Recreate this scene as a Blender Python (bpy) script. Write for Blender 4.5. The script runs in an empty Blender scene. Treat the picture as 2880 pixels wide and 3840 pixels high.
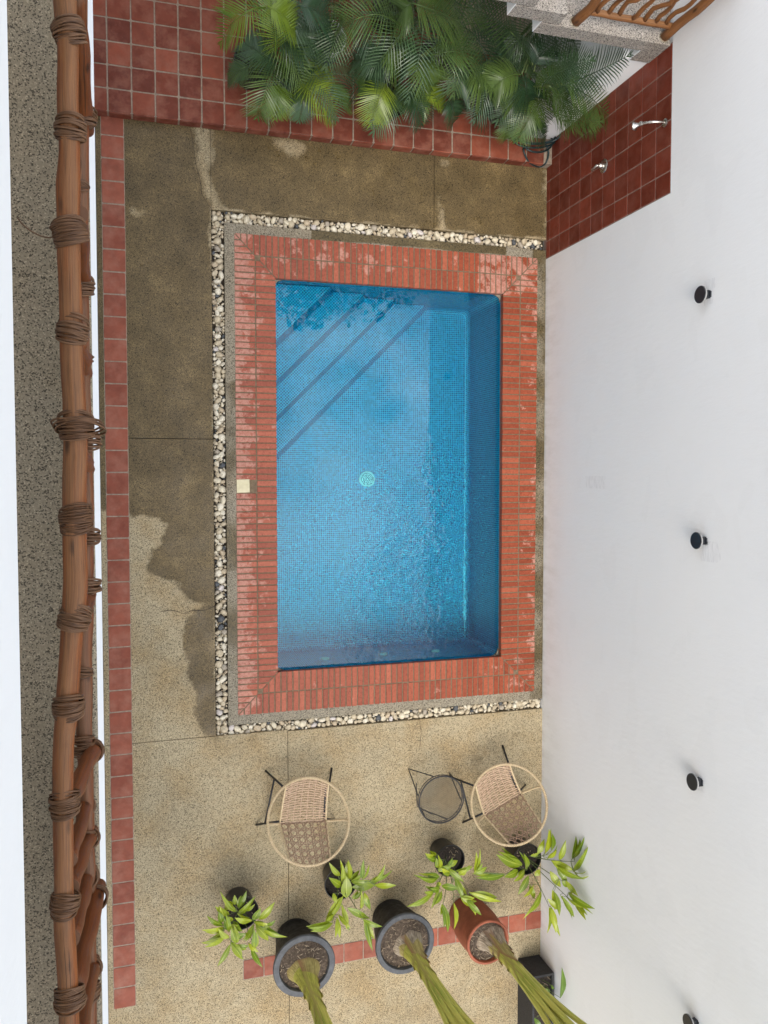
import bpy, math, random
import numpy as np
from mathutils import Vector, Matrix, noise

# ------------------------------------------------------------------ camera, sky, sun, exposure
SC = bpy.context.scene
COL = SC.collection
R_ = math.radians
random.seed(7)
FPX, CAMZ = 3079.64, 8.0025
def _rot(rx, ry, rz):
    return Matrix.Rotation(rz, 3, 'Z') @ Matrix.Rotation(ry, 3, 'Y') @ Matrix.Rotation(rx, 3, 'X')
CR = _rot(-0.0437, -0.2904, -0.0002)
cam = bpy.data.cameras.new('camera')
cam.sensor_fit = 'VERTICAL'; cam.sensor_height = 36.0
cam.lens = 36.0 * FPX / 3840.0
cam.clip_start = 0.05; cam.clip_end = 2000
camo = bpy.data.objects.new('camera', cam); COL.objects.link(camo)
camo.matrix_world = Matrix.Translation((0, 0, CAMZ)) @ CR.to_4x4()
SC.camera = camo

SUN_EL, SUN_AZ = R_(68), R_(214)      # compass style: azimuth measured from +Y towards +X
world = bpy.data.worlds.new('World'); SC.world = world; world.use_nodes = True
wn = world.node_tree; wn.nodes.clear()
w_out = wn.nodes.new('ShaderNodeOutputWorld'); w_bg = wn.nodes.new('ShaderNodeBackground')
w_sky = wn.nodes.new('ShaderNodeTexSky'); w_sky.sky_type = 'NISHITA'; w_sky.sun_disc = False
w_sky.sun_elevation = SUN_EL; w_sky.sun_rotation = SUN_AZ; w_sky.air_density = 1.0; w_sky.dust_density = 2.5
w_tc = wn.nodes.new('ShaderNodeTexCoord'); w_no = wn.nodes.new('ShaderNodeTexNoise')
w_no.inputs['Scale'].default_value = 5.5; w_no.inputs['Detail'].default_value = 6; w_no.inputs['Roughness'].default_value = 0.55
w_rp = wn.nodes.new('ShaderNodeValToRGB')
w_rp.color_ramp.elements[0].position = 0.43; w_rp.color_ramp.elements[0].color = (0.0, 0.0, 0.0, 1)
w_rp.color_ramp.elements[1].position = 0.60; w_rp.color_ramp.elements[1].color = (1, 1, 1, 1)
w_mx = wn.nodes.new('ShaderNodeMix'); w_mx.data_type = 'RGBA'
w_mx.inputs['B'].default_value = (14.5, 14.8, 15.2, 1)      # bright cloud deck
wn.links.new(w_tc.outputs['Generated'], w_no.inputs['Vector'])
wn.links.new(w_no.outputs['Fac'], w_rp.inputs['Fac'])
wn.links.new(w_rp.outputs['Color'], w_mx.inputs['Factor'])
wn.links.new(w_sky.outputs['Color'], w_mx.inputs['A'])
wn.links.new(w_mx.outputs['Result'], w_bg.inputs['Color'])
w_bg.inputs['Strength'].default_value = 0.15
wn.links.new(w_bg.outputs['Background'], w_out.inputs['Surface'])

sun = bpy.data.lights.new('sun', 'SUN'); sun.energy = 1.4; sun.angle = R_(30); sun.color = (1.0, 0.945, 0.86)
suno = bpy.data.objects.new('sun', sun); COL.objects.link(suno)
sd = Vector((math.sin(SUN_AZ) * math.cos(SUN_EL), math.cos(SUN_AZ) * math.cos(SUN_EL), math.sin(SUN_EL)))
suno.rotation_euler = sd.to_track_quat('Z', 'Y').to_euler(); suno.location = (0, 0, 20)

SC.view_settings.view_transform = 'Standard'; SC.view_settings.look = 'None'
SC.view_settings.exposure = 0.76; SC.view_settings.gamma = 1.0; SC.view_settings.use_curve_mapping = False
SC.render.engine = 'CYCLES'
SC.cycles.use_denoising = True
SC.cycles.use_adaptive_sampling = True; SC.cycles.adaptive_threshold = .02; SC.cycles.denoising_prefilter = 'ACCURATE'
SC.cycles.max_bounces = 8; SC.cycles.diffuse_bounces = 3; SC.cycles.glossy_bounces = 4; SC.cycles.transmission_bounces = 8
SC.cycles.caustics_refractive = True; SC.cycles.caustics_reflective = False
SC.cycles.sample_clamp_indirect = 6

# ------------------------------------------------------------------ measuring helpers (photograph point -> place)
def ray(u, v): return CR @ Vector(((u - 1440) / FPX, -(v - 1920) / FPX, -1))
def U(u, v, z=0.0):
    d = ray(u, v); return Vector((0, 0, CAMZ)) + d * ((z - CAMZ) / d.z)
def UY(u, v, y):
    d = ray(u, v); return Vector((0, 0, CAMZ)) + d * (y / d.y)
def zoom(ox, oy, s): return lambda x, y: (ox + x * s, oy + y * s)
Z1 = zoom(0, 0, .57866); Z4 = zoom(0, 860, .57866); ZL3 = zoom(0, 1800, .57866); ZL4 = zoom(0, 2700, .57866)
Z2 = zoom(720, 0, .57866); Z3 = zoom(1600, 0, .77155)
ZS = zoom(700, 3200, .48222); ZT = zoom(1480, 2700, .48222); ZB = zoom(1350, 3240, .54249)
PA = zoom(720, 0, .36166); PB = zoom(1250, 0, .36166); PC = zoom(1500, 0, .42194)

# ------------------------------------------------------------------ materials
MATS = {}
class NT:
    def __init__(s, name):
        s.m = bpy.data.materials.new(name); s.m.use_nodes = True; s.t = s.m.node_tree
        s.b = s.t.nodes['Principled BSDF']; s.out = s.t.nodes['Material Output']; MATS[name] = s.m
    def n(s, typ, **kw):
        nd = s.t.nodes.new('ShaderNode' + typ)
        for k, v in kw.items():
            if k in nd.inputs: nd.inputs[k].default_value = v
            else: setattr(nd, k, v)
        return nd
    def l(s, a, b): s.t.links.new(a, b); return s
    def pos(s): return s.n('NewGeometry').outputs['Position']
    def noise(s, vec, scale, detail=4, rough=.55, dist=0):
        nd = s.n('TexNoise'); nd.inputs['Scale'].default_value = scale; nd.inputs['Detail'].default_value = detail
        nd.inputs['Roughness'].default_value = rough; nd.inputs['Distortion'].default_value = dist
        if vec is not None: s.l(vec, nd.inputs['Vector'])
        return nd.outputs['Fac']
    def ramp(s, fac, stops, interp='LINEAR'):
        nd = s.n('ValToRGB'); cr = nd.color_ramp; cr.interpolation = interp
        while len(cr.elements) < len(stops): cr.elements.new(.5)
        for e, (p, c) in zip(cr.elements, stops):
            e.position = p; e.color = (*c, 1) if hasattr(c, '__len__') else (c, c, c, 1)
        s.l(fac, nd.inputs['Fac']); return nd.outputs['Color']
    def mix(s, f, a, b, mode='MIX'):
        nd = s.n('Mix'); nd.data_type = 'RGBA'; nd.blend_type = mode
        for v, k in ((f, 'Factor'), (a, 'A'), (b, 'B')):
            if isinstance(v, (int, float)): nd.inputs[k].default_value = v if k == 'Factor' else (v, v, v, 1)
            elif isinstance(v, tuple): nd.inputs[k].default_value = (*v, 1)
            else: s.l(v, nd.inputs[k])
        return nd.outputs['Result']
    def math(s, op, a, b=0, c=None):
        nd = s.n('Math'); nd.operation = op
        for i, v in enumerate((a, b, c)):
            if v is None: continue
            if isinstance(v, (int, float)): nd.inputs[i].default_value = v
            else: s.l(v, nd.inputs[i])
        return nd.outputs[0]
    def vmul(s, vec, k):
        nd = s.n('VectorMath'); nd.operation = 'MULTIPLY'; s.l(vec, nd.inputs[0]); nd.inputs[1].default_value = k
        return nd.outputs[0]
    def sep(s, vec):
        nd = s.n('SeparateXYZ'); s.l(vec, nd.inputs[0]); return nd.outputs
    def matte(s, v=.22): s.b.inputs['Specular IOR Level'].default_value = v; return s
    def rnd(s): return s.n('ObjectInfo').outputs['Random']
    def uv(s): return s.n('UVMap').outputs['UV']
    def attr(s, name):
        nd = s.n('Attribute'); nd.attribute_name = name; return nd.outputs['Fac']
    def base(s, c):
        if isinstance(c, tuple): s.b.inputs['Base Color'].default_value = (*c, 1)
        else: s.l(c, s.b.inputs['Base Color'])
        return s
    def rough(s, r):
        if isinstance(r, (int, float)): s.b.inputs['Roughness'].default_value = r
        else: s.l(r, s.b.inputs['Roughness'])
        return s
    def bump(s, h, dist=.002, strength=1.0):
        nd = s.n('Bump'); nd.inputs['Distance'].default_value = dist; nd.inputs['Strength'].default_value = strength
        s.l(h, nd.inputs['Height']); s.l(nd.outputs[0], s.b.inputs['Normal']); return s

def mat_aggregate(name, dry, wet, scale=1.0, stain=.5, con=1.0):
    m = NT(name); p = m.pos()
    v1 = m.n('TexVoronoi', Scale=165 * scale); m.l(p, v1.inputs['Vector'])
    g = m.sep(v1.outputs['Color']); k = lambda x: 1 + (x - 1) * con
    spk = m.ramp(g[0], [(0, k(.22)), (.16, k(.34)), (.24, k(.92)), (.78, k(1.06)), (.90, k(1.25)), (1, k(1.65))])
    big = m.ramp(m.noise(p, .8, 4, .6), [(.3, 1 - .24 * stain), (.52, 1.0), (.72, 1 + .12 * stain)])
    nf = m.noise(p, 24, 4, .65)
    med = m.ramp(nf, [(.3, 1 - .10 * stain), (.7, 1 + .08 * stain)])
    w = m.math('ADD', m.attr('wet'), m.math('MULTIPLY', m.math('SUBTRACT', nf, .5), .55))
    w = m.ramp(w, [(.30, 0.0), (.66, 1.0)])
    stn = m.ramp(m.noise(p, 2.0, 5, .65), [(.42, (1, 1, 1)), (.66, (.84, .70, .52))])
    dryc = m.mix(.8 * stain, dry, stn, 'MULTIPLY')
    wetn = m.ramp(m.noise(p, 3.2, 5, .65), [(.3, tuple(c * .74 for c in wet)), (.55, wet), (.75, tuple(c * 1.5 for c in wet))])
    c = m.mix(w, dryc, wetn)
    for q in (spk, big, med): c = m.mix(1, c, q, 'MULTIPLY')
    m.base(c); m.rough(m.mix(w, .85, m.ramp(m.noise(p, 4, 4, .6), [(.4, .50), (.68, .26)])))
    m.bump(v1.outputs['Distance'], .0012, .4); m.matte(.22)
    return m
mat_aggregate('aggregate', (.345, .285, .180), (.130, .093, .043), stain=.8, con=.85)
mat_aggregate('aggregate_grey', (.25, .22, .165), (.11, .084, .042), stain=.4)
mat_aggregate('aggregate_terrace', (.235, .195, .135), (.1, .1, .1), scale=1.15, stain=.3, con=.95)
mat_aggregate('aggregate_stair', (.28, .255, .225), (.1, .1, .1), scale=1.1, stain=.3, con=1.1)

def mat_terracotta(name, lo, hi, dust, dustamt, rough=.55):
    m = NT(name); p = m.pos(); r = m.rnd()
    c = m.ramp(r, [(0, lo), (.5, tuple((a + b) / 2 for a, b in zip(lo, hi))), (.85, hi), (1, tuple(x * 1.2 for x in hi))])
    oc = m.n('TexCoord').outputs['Object']
    n1 = m.ramp(m.noise(p, 9, 6, .62), [(.3, .78), (.55, 1.0), (.75, 1.12)])
    c = m.mix(1, c, n1, 'MULTIPLY')
    d = m.ramp(m.noise(p, 5.5, 6, .65), [(.45, 0.0), (.72, dustamt)])
    c = m.mix(d, c, dust); m.base(c)
    m.rough(m.ramp(m.noise(p, 14, 4), [(.3, rough - .12), (.7, rough + .15)]))
    m.bump(m.noise(p, 60, 4), .0012, .35); m.matte(.2)
mat_terracotta('tile_strip', (.21, .058, .034), (.275, .082, .048), (.34, .16, .11), .6)
mat_terracotta('tile_platform', (.125, .031, .018), (.21, .054, .029), (.29, .12, .08), .7)
mat_terracotta('tile_panel', (.130, .025, .013), (.180, .037, .020), (.27, .11, .08), .35, .5)
m = NT('grout'); m.base(m.ramp(m.noise(m.pos(), 30, 5), [(.3, (.20, .155, .115)), (.7, (.33, .265, .20))])).rough(.9)
m = NT('grout_panel'); m.base(m.ramp(m.noise(m.pos(), 20, 5), [(.3, (.20, .125, .10)), (.7, (.30, .20, .16))])).rough(.9)
m = NT('mortar'); m.base(m.ramp(m.noise(m.pos(), 40, 5), [(.3, (.11, .075, .045)), (.7, (.20, .145, .09))])).rough(.95); m.bump(m.noise(m.pos(), 150, 3), .002, .6)

# pool bricks: wet orange red with pale dried out patches along the outer edges
m = NT('brick'); p = m.pos(); r = m.attr('tone'); px, py, pz = m.sep(p)
c = m.ramp(r, [(0, (.19, .037, .018)), (.3, (.24, .050, .025)), (.6, (.28, .062, .031)), (.85, (.33, .080, .041)), (1, (.38, .105, .058))])
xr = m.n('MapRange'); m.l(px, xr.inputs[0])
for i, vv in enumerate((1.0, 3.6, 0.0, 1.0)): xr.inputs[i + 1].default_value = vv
c = m.mix(xr.outputs[0], m.mix(.36, c, (.40, .140, .095)), m.mix(.36, c, (.27, .062, .022)))  # pinker left, more orange right; partly sky glare put into the colour
streak = m.ramp(m.noise(m.vmul(p, (30, 30, 30)), 1.0, 6, .7), [(.3, .72), (.5, 1.0), (.75, 1.14)])
c = m.mix(1, c, streak, 'MULTIPLY')
e = m.math('ADD', m.attr('dry'), m.math('MULTIPLY', m.math('SUBTRACT', m.noise(p, 6.5, 8, .68), .5), 1.5))
e = m.ramp(e, [(.52, 0.0), (.60, 1.0)])
e2 = m.ramp(m.noise(p, 30, 6, .7), [(.38, .45), (.58, 1.0)])
c = m.mix(m.math('MULTIPLY', m.math('MULTIPLY', e, e2), .78), c, (.50, .27, .21))
pit = m.ramp(m.noise(p, 95, 3, .6), [(.33, .52), (.42, 1.0)])
c = m.mix(.9, c, pit, 'MULTIPLY')
m.base(c).rough(m.ramp(e, [(0, .5), (1, .85)])); m.bump(m.noise(p, 90, 5, .7), .003, .5); m.matte(.2)

# plaster
def mat_plaster(name, col, amp=1.0):
    m = NT(name); p = m.pos()
    a = m.noise(m.vmul(p, (1, .55, 1.0)), 1.1, 6, .6); b = m.noise(m.vmul(p, (6, 3, 1.2)), 2.2, 5, .6)
    c = m.mix(m.ramp(a, [(.3, .0), (.7, .5)]), col, tuple(x * f for x, f in zip(col, (.93, .94, .965))))
    c = m.mix(m.ramp(b, [(.55, 0.0), (.8, .18)]), c, tuple(x * .88 for x in col))
    px, py, pz = m.sep(p)
    dirt = m.math('MULTIPLY', m.ramp(pz, [(0.0, .8), (.05, .35), (.45, 0.0)]), m.ramp(m.noise(m.vmul(p, (1, 1, .35)), 9, 6, .7), [(.42, 0.0), (.75, 1.0)]))
    c = m.mix(dirt, c, (.42, .39, .34))
    pt = m.ramp(m.noise(m.vmul(p, (1, .9, 1.6)), 1.7, 3, .5, .4), [(.0, 0.0), (.60, 0.0), (.605, 1.0), (.70, 1.0), (.72, 0.0)])
    c = m.mix(m.math('MULTIPLY', pt, .10 * amp), c, tuple(x * .84 for x in col))
    m.base(c).rough(.82); m.matte(.25)
    h = m.math('ADD', m.noise(m.vmul(p, (3, 9, 3)), 3.0, 6, .6), m.math('MULTIPLY', m.noise(p, 55, 4, .6), .22 * amp))
    m.bump(h, .012, .17)
mat_plaster('plaster', (.80, .80, .792))
mat_plaster('plaster_edge', (.80, .805, .81), .4)
m = NT('dark_concrete'); m.base(m.ramp(m.noise(m.pos(), 12, 6), [(.3, (.10, .075, .06)), (.7, (.24, .20, .16))])).rough(.75)
m = NT('soil_dark'); m.base(m.ramp(m.noise(m.pos(), 60, 5), [(.3, (.018, .014, .01)), (.7, (.06, .045, .03))])).rough(1)
m = NT('outer_ground'); m.base(m.ramp(m.noise(m.pos(), .4, 6), [(.3, (.10, .085, .05)), (.7, (.19, .16, .10))])).rough(.95)

# mosaic
m = NT('mosaic'); uv = m.uv(); P_ = .0225
sx = m.vmul(uv, (1 / P_, 1 / P_, 1)); fr = m.n('VectorMath'); fr.operation = 'FRACTION'; m.l(sx, fr.inputs[0])
fl = m.n('VectorMath'); fl.operation = 'FLOOR'; m.l(sx, fl.inputs[0])
wnz = m.n('TexWhiteNoise'); wnz.noise_dimensions = '2D'; m.l(fl.outputs[0], wnz.inputs['Vector'])
f = m.sep(fr.outputs[0])
ed = m.math('MINIMUM', m.math('MINIMUM', f[0], m.math('SUBTRACT', 1, f[0])), m.math('MINIMUM', f[1], m.math('SUBTRACT', 1, f[1])))
jn = m.math('LESS_THAN', ed, .095)
tc = m.ramp(wnz.outputs['Value'], [(0, (.001, .070, .20)), (.4, (.001, .125, .32)), (.75, (.002, .155, .38)), (1, (.003, .22, .50))])
m.base(m.mix(jn, tc, (.03, .60, .80))).rough(.25)

# water
m = NT('water'); p = m.pos(); px, py, pz = m.sep(p)
def mr(m, v, a, b, c=0., d=1.):
    nd = m.n('MapRange'); nd.interpolation_type = 'SMOOTHSTEP'; m.l(v, nd.inputs[0])
    for i, x in enumerate((a, b, c, d)): nd.inputs[i + 1].default_value = x
    return nd.outputs[0]
act = m.math('ADD', m.math('MULTIPLY', mr(m, py, .7, -.7), m.math('ADD', .30, m.math('MULTIPLY', mr(m, px, 1.6, 3.0), .9))), .03)
act = m.math('MULTIPLY', act, m.ramp(m.noise(p, 1.7, 3, .6), [(.36, .15), (.60, 1.0)]))
h = m.math('ADD', m.noise(p, 8, 2, .5, 1.2), m.math('MULTIPLY', m.noise(p, 17, 2, .5, 1.0), .25))
h = m.math('MULTIPLY', h, act)
h = m.math('ADD', h, m.math('MULTIPLY', m.noise(p, 2.4, 2, .5), .22))
bm_ = m.n('Bump', Strength=1.0, Distance=.0045); m.l(h, bm_.inputs['Height'])
g = m.n('BsdfRefraction', Color=(.40, .95, 1, 1), Roughness=0.0, IOR=1.333); gl = m.n('BsdfGlossy', Color=(1, 1, 1, 1), Roughness=0.0); fz = m.n('Fresnel', IOR=1.333)
for q in (g, gl, fz): m.l(bm_.outputs[0], q.inputs['Normal'])
mx = m.n('MixShader'); m.l(m.math('MINIMUM', m.math('MULTIPLY', fz.outputs[0], 1.8), 1.0), mx.inputs[0]); m.l(g.outputs[0], mx.inputs[1]); m.l(gl.outputs[0], mx.inputs[2])
m.l(mx.outputs[0], m.out.inputs['Surface']); m.t.nodes.remove(m.b)

# wood, vine, metals, plastics
def mat_wood(name, a, b, grey, greyamt):
    m = NT(name); uv = m.uv()
    s1 = m.noise(m.vmul(uv, (4, 170, 1)), 1.0, 6, .7, .5); s2 = m.noise(m.vmul(uv, (2.5, 16, 1)), 1.0, 5, .6, .5)
    c = m.mix(m.ramp(s1, [(.3, 0.0), (.7, 1.0)]), a, b)
    nz = m.sep(m.n('NewGeometry').outputs['Normal'])[2]
    wr = m.math('MULTIPLY', m.ramp(m.math('ADD', m.math('MULTIPLY', s2, .9), m.math('MULTIPLY', nz, .45)), [(.62, 0.0), (.86, 1.0)]), greyamt)   # sun-bleached upper side
    c = m.mix(wr, c, grey)
    vk = m.n('TexVoronoi', Scale=1.0); m.l(m.vmul(uv, (5.5, 14, 1)), vk.inputs['Vector'])
    k = m.ramp(vk.outputs['Distance'], [(.07, .12), (.13, .4), (.22, 1.0)])
    c = m.mix(.85, c, k, 'MULTIPLY')
    cr = m.ramp(m.noise(m.vmul(uv, (1.6, 60, 1)), 1.0, 3, .5, .3), [(.30, .25), (.345, 1.0)])
    c = m.mix(.8, c, cr, 'MULTIPLY')
    c = m.mix(1, c, m.ramp(s1, [(.25, .55), (.5, 1.0), (.75, 1.15)]), 'MULTIPLY')
    m.base(c).rough(m.ramp(s1, [(.3, .42), (.7, .65)])); m.bump(s1, .004, .6); m.matte(.3)
mat_wood('wood_top', (.105, .026, .005), (.255, .076, .014), (.20, .112, .052), .55)
mat_wood('wood_low', (.085, .022, .005), (.18, .052, .013), (.15, .085, .045), .6)
mat_wood('wood_stair', (.15, .058, .018), (.23, .098, .034), (.20, .105, .045), .4)
m = NT('vine'); uv = m.uv(); s1 = m.noise(m.vmul(uv, (20, 160, 1)), 1.0, 4, .6)
m.base(m.mix(m.rnd(), m.ramp(s1, [(.3, (.028, .011, .004)), (.7, (.16, .078, .036))]), m.ramp(s1, [(.3, (.04, .017, .007)), (.7, (.20, .105, .053))])))
m.rough(.5); m.matte(.25); m.bump(s1, .001, .5)
m = NT('black_metal'); m.base(m.ramp(m.noise(m.pos(), 40, 4), [(.3, (.010, .010, .012)), (.7, (.022, .021, .022))])).rough(.42)
m = NT('mesh_metal'); m.base((.018, .018, .020)).rough(.5)
m = NT('lamp_black'); m.base(m.ramp(m.noise(m.pos(), 25, 4), [(.3, (.012, .014, .018)), (.7, (.02, .023, .028))])).rough(.35)
m = NT('lamp_skylit_edge'); m.base((.30, .30, .29)).rough(.5)  # pale grey disc edge, sky light on the rim painted in
m = NT('steel'); m.base((.55, .52, .48)).rough(m.ramp(m.noise(m.pos(), 60, 3), [(.3, .2), (.7, .35)])); m.b.inputs['Metallic'].default_value = 1
m = NT('black_pot'); p = m.pos(); m.base(m.ramp(m.noise(p, 14, 6, .65), [(.35, (.007, .007, .008)), (.62, (.014, .014, .015)), (.8, (.035, .035, .036))])).rough(m.ramp(m.noise(p, 20, 4), [(.3, .45), (.7, .7)])); m.matte(.3); m.bump(m.noise(p, 50, 4), .002, .4)
m = NT('rim_grey'); p = m.pos(); m.base(m.ramp(m.noise(p, 16, 6, .65), [(.35, (.035, .037, .040)), (.6, (.062, .066, .072)), (.8, (.11, .115, .125))])).rough(.5); m.bump(m.noise(p, 50, 4), .002, .4)
m = NT('clay'); p = m.pos(); m.base(m.ramp(m.noise(p, 9, 6, .65), [(.3, (.20, .048, .020)), (.6, (.29, .078, .034)), (.8, (.36, .13, .07))])).rough(.62); m.bump(m.noise(p, 50, 4), .002, .4)
m = NT('nursery_pot'); m.base(m.ramp(m.noise(m.pos(), 30, 4), [(.3, (.007, .007, .008)), (.7, (.016, .016, .017))])).rough(.32)
m = NT('planter_black'); p = m.pos(); m.base(m.ramp(m.noise(p, 40, 5, .7), [(.3, (.008, .008, .009)), (.7, (.03, .03, .032))])).rough(.65); m.bump(m.noise(p, 120, 4, .7), .003, .8)
m = NT('soil'); p = m.pos(); m.base(m.ramp(m.noise(p, 45, 6, .7), [(.28, (.03, .021, .014)), (.5, (.10, .072, .05)), (.7, (.22, .165, .115))])).rough(1); m.bump(m.noise(p, 60, 6, .7), .03, 1)
m = NT('soil_wet'); p = m.pos(); m.base(m.ramp(m.noise(p, 60, 6, .7), [(.3, (.012, .009, .007)), (.6, (.045, .032, .022)), (.75, (.16, .11, .07))])).rough(.8); m.bump(m.noise(p, 60, 6, .7), .03, 1)
m = NT('straw'); m.base(m.ramp(m.rnd(), [(0, (.22, .16, .10)), (1, (.48, .38, .26))])).rough(.8)
m = NT('pebble'); p = m.pos(); r = m.rnd()
c = m.ramp(r, [(0, (.50, .42, .29)), (.35, (.60, .53, .39)), (.6, (.66, .60, .47)), (.8, (.46, .37, .25)), (.885, (.36, .31, .24)), (.94, (.55, .50, .46)), (.965, (.075, .08, .085)), (1, (.11, .11, .11))], 'CONSTANT')
c = m.mix(1, c, m.ramp(m.noise(p, 38, 5, .65), [(.3, .68), (.5, .98), (.7, 1.1)]), 'MULTIPLY')
m.base(c).rough(.7); m.bump(m.noise(p, 90, 4), .003, .4)
m = NT('pebble_mass'); p = m.pos(); r = m.attr('tone')
c = m.ramp(r, [(0, (.50, .42, .29)), (.35, (.58, .51, .38)), (.6, (.63, .57, .45)), (.8, (.44, .35, .24)), (.9, (.075, .08, .085)), (1, (.10, .10, .10))], 'CONSTANT')
c = m.mix(1, c, m.ramp(m.noise(p, 38, 5, .65), [(.3, .68), (.5, .98), (.7, 1.1)]), 'MULTIPLY'); m.base(c).rough(.7)
def mat_rattan(name, a, b):
    m = NT(name); p = m.pos()
    m.base(m.ramp(m.noise(p, 70, 4, .6), [(.3, a), (.7, b)])).rough(.55)
mat_rattan('rattan', (.36, .24, .15), (.66, .48, .34)); mat_rattan('rattan_ring', (.42, .31, .17), (.66, .53, .34)); mat_rattan('rattan_back', (.21, .125, .078), (.40, .265, .175))
def mat_leaf(name, dark, light, rib, trans=.25, rough=.32):
    m = NT(name); uv = m.uv(); u, v, _ = m.sep(uv); r = m.rnd(); p = m.pos()
    c = m.mix(r, dark, light)
    c = m.mix(m.ramp(m.noise(p, 6, 4), [(.35, 0.0), (.7, .5)]), c, tuple(x * .62 for x in dark))
    c = m.mix(m.ramp(m.math('ABSOLUTE', m.math('SUBTRACT', u, .5)), [(0.0, .9), (.05, .0)]), c, rib)
    m.base(c).rough(rough)
    tr = m.n('BsdfTranslucent'); m.l(m.mix(.35, c, light), tr.inputs['Color'])
    ms = m.n('MixShader'); ms.inputs[0].default_value = trans
    m.l(m.b.outputs[0], ms.inputs[1]); m.l(tr.outputs[0], ms.inputs[2]); m.l(ms.outputs[0], m.out.inputs['Surface'])
mat_leaf('leaf_young', (.13, .22, .008), (.42, .47, .022), (.52, .58, .10))
mat_leaf('leaf_planter', (.07, .15, .02), (.17, .28, .04), (.3, .42, .1))
mat_leaf('frond_bright', (.09, .17, .012), (.27, .34, .03), (.3, .4, .1), .3)
mat_leaf('frond_mid', (.035, .080, .018), (.105, .165, .035), (.2, .3, .08), .25)
mat_leaf('frond_dark', (.016, .046, .020), (.080, .145, .060), (.12, .2, .08), .2, .33)
mat_leaf('tree_leaf', (.02, .055, .012), (.05, .10, .02), (.06, .12, .03), .15)
def mat_sheath(name, a, b, edge):
    m = NT(name); uv = m.uv(); u, v, _ = m.sep(uv)
    s1 = m.noise(m.vmul(uv, (40, 2.2, 1)), 1.0, 5, .6)
    c = m.mix(m.ramp(s1, [(.36, 0.0), (.64, 1.0)]), a, b); c = m.mix(m.ramp(m.math('ABSOLUTE', m.math('SUBTRACT', u, .5)), [(.36, 0.0), (.47, .85)]), c, edge)
    c = m.mix(m.ramp(v, [(.80, 0.0), (.95, .9)]), c, edge); c = m.mix(m.ramp(v, [(.0, .55), (.25, 0.0)]), c, tuple(x * .5 for x in edge))
    m.base(c).rough(.45); m.bump(s1, .003, .5)
mat_sheath('sheath_green', (.24, .24, .035), (.55, .51, .10), (.36, .30, .08))
mat_sheath('sheath_brown', (.22, .17, .05), (.50, .41, .15), (.30, .16, .07))
mat_sheath('sheath_dry', (.13, .09, .055), (.50, .42, .31), (.32, .21, .13))
m = NT('stalk'); uv = m.uv(); s1 = m.noise(m.vmul(uv, (2.2, 90, 1)), 1.0, 5, .6); s2 = m.noise(m.vmul(uv, (3, 8, 1)), 1.0, 3)
m.base(m.mix(m.ramp(s2, [(.35, 0.0), (.65, .7)]), m.mix(m.ramp(s1, [(.36, 0.0), (.64, 1.0)]), (.20, .25, .03), (.60, .58, .13)), (.55, .46, .10))).rough(.38); m.bump(s1, .003, .5)
m = NT('palm_stem'); m.base(m.ramp(m.noise(m.pos(), 30, 3), [(.3, (.06, .10, .03)), (.7, (.16, .20, .06))])).rough(.5)
m = NT('bark'); m.base(m.ramp(m.noise(m.pos(), 12, 5), [(.3, (.06, .045, .03)), (.7, (.16, .12, .08))])).rough(.9)
m = NT('hose'); m.base((.008, .026, .028)).rough(.35)
m = NT('bucket_white'); m.base((.72, .74, .74)).rough(.4)
m = NT('bucket_label'); p = m.pos(); m.base(m.ramp(m.noise(p, 60, 2), [(.60, (.012, .025, .09)), (.64, (.65, .68, .7))])).rough(.4)
m = NT('bucket_teal'); m.base((.03, .24, .24)).rough(.4)
m = NT('cream_plastic'); p = m.pos(); m.base(m.ramp(m.noise(p, 30, 4), [(.3, (.56, .50, .31)), (.7, (.66, .60, .40))])).rough(.5)
m = NT('drain_white'); m.base((.85, .95, .92)).rough(.4)
m = NT('drain_hole'); m.base((.02, .16, .22)).rough(.6)
m = NT('jet_white'); m.base((.85, .86, .80)).rough(.3)
m = NT('flower'); m.base((.70, .32, .03)).rough(.6)
m = NT('withered'); m.base((.50, .42, .27)).rough(.8)

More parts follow.
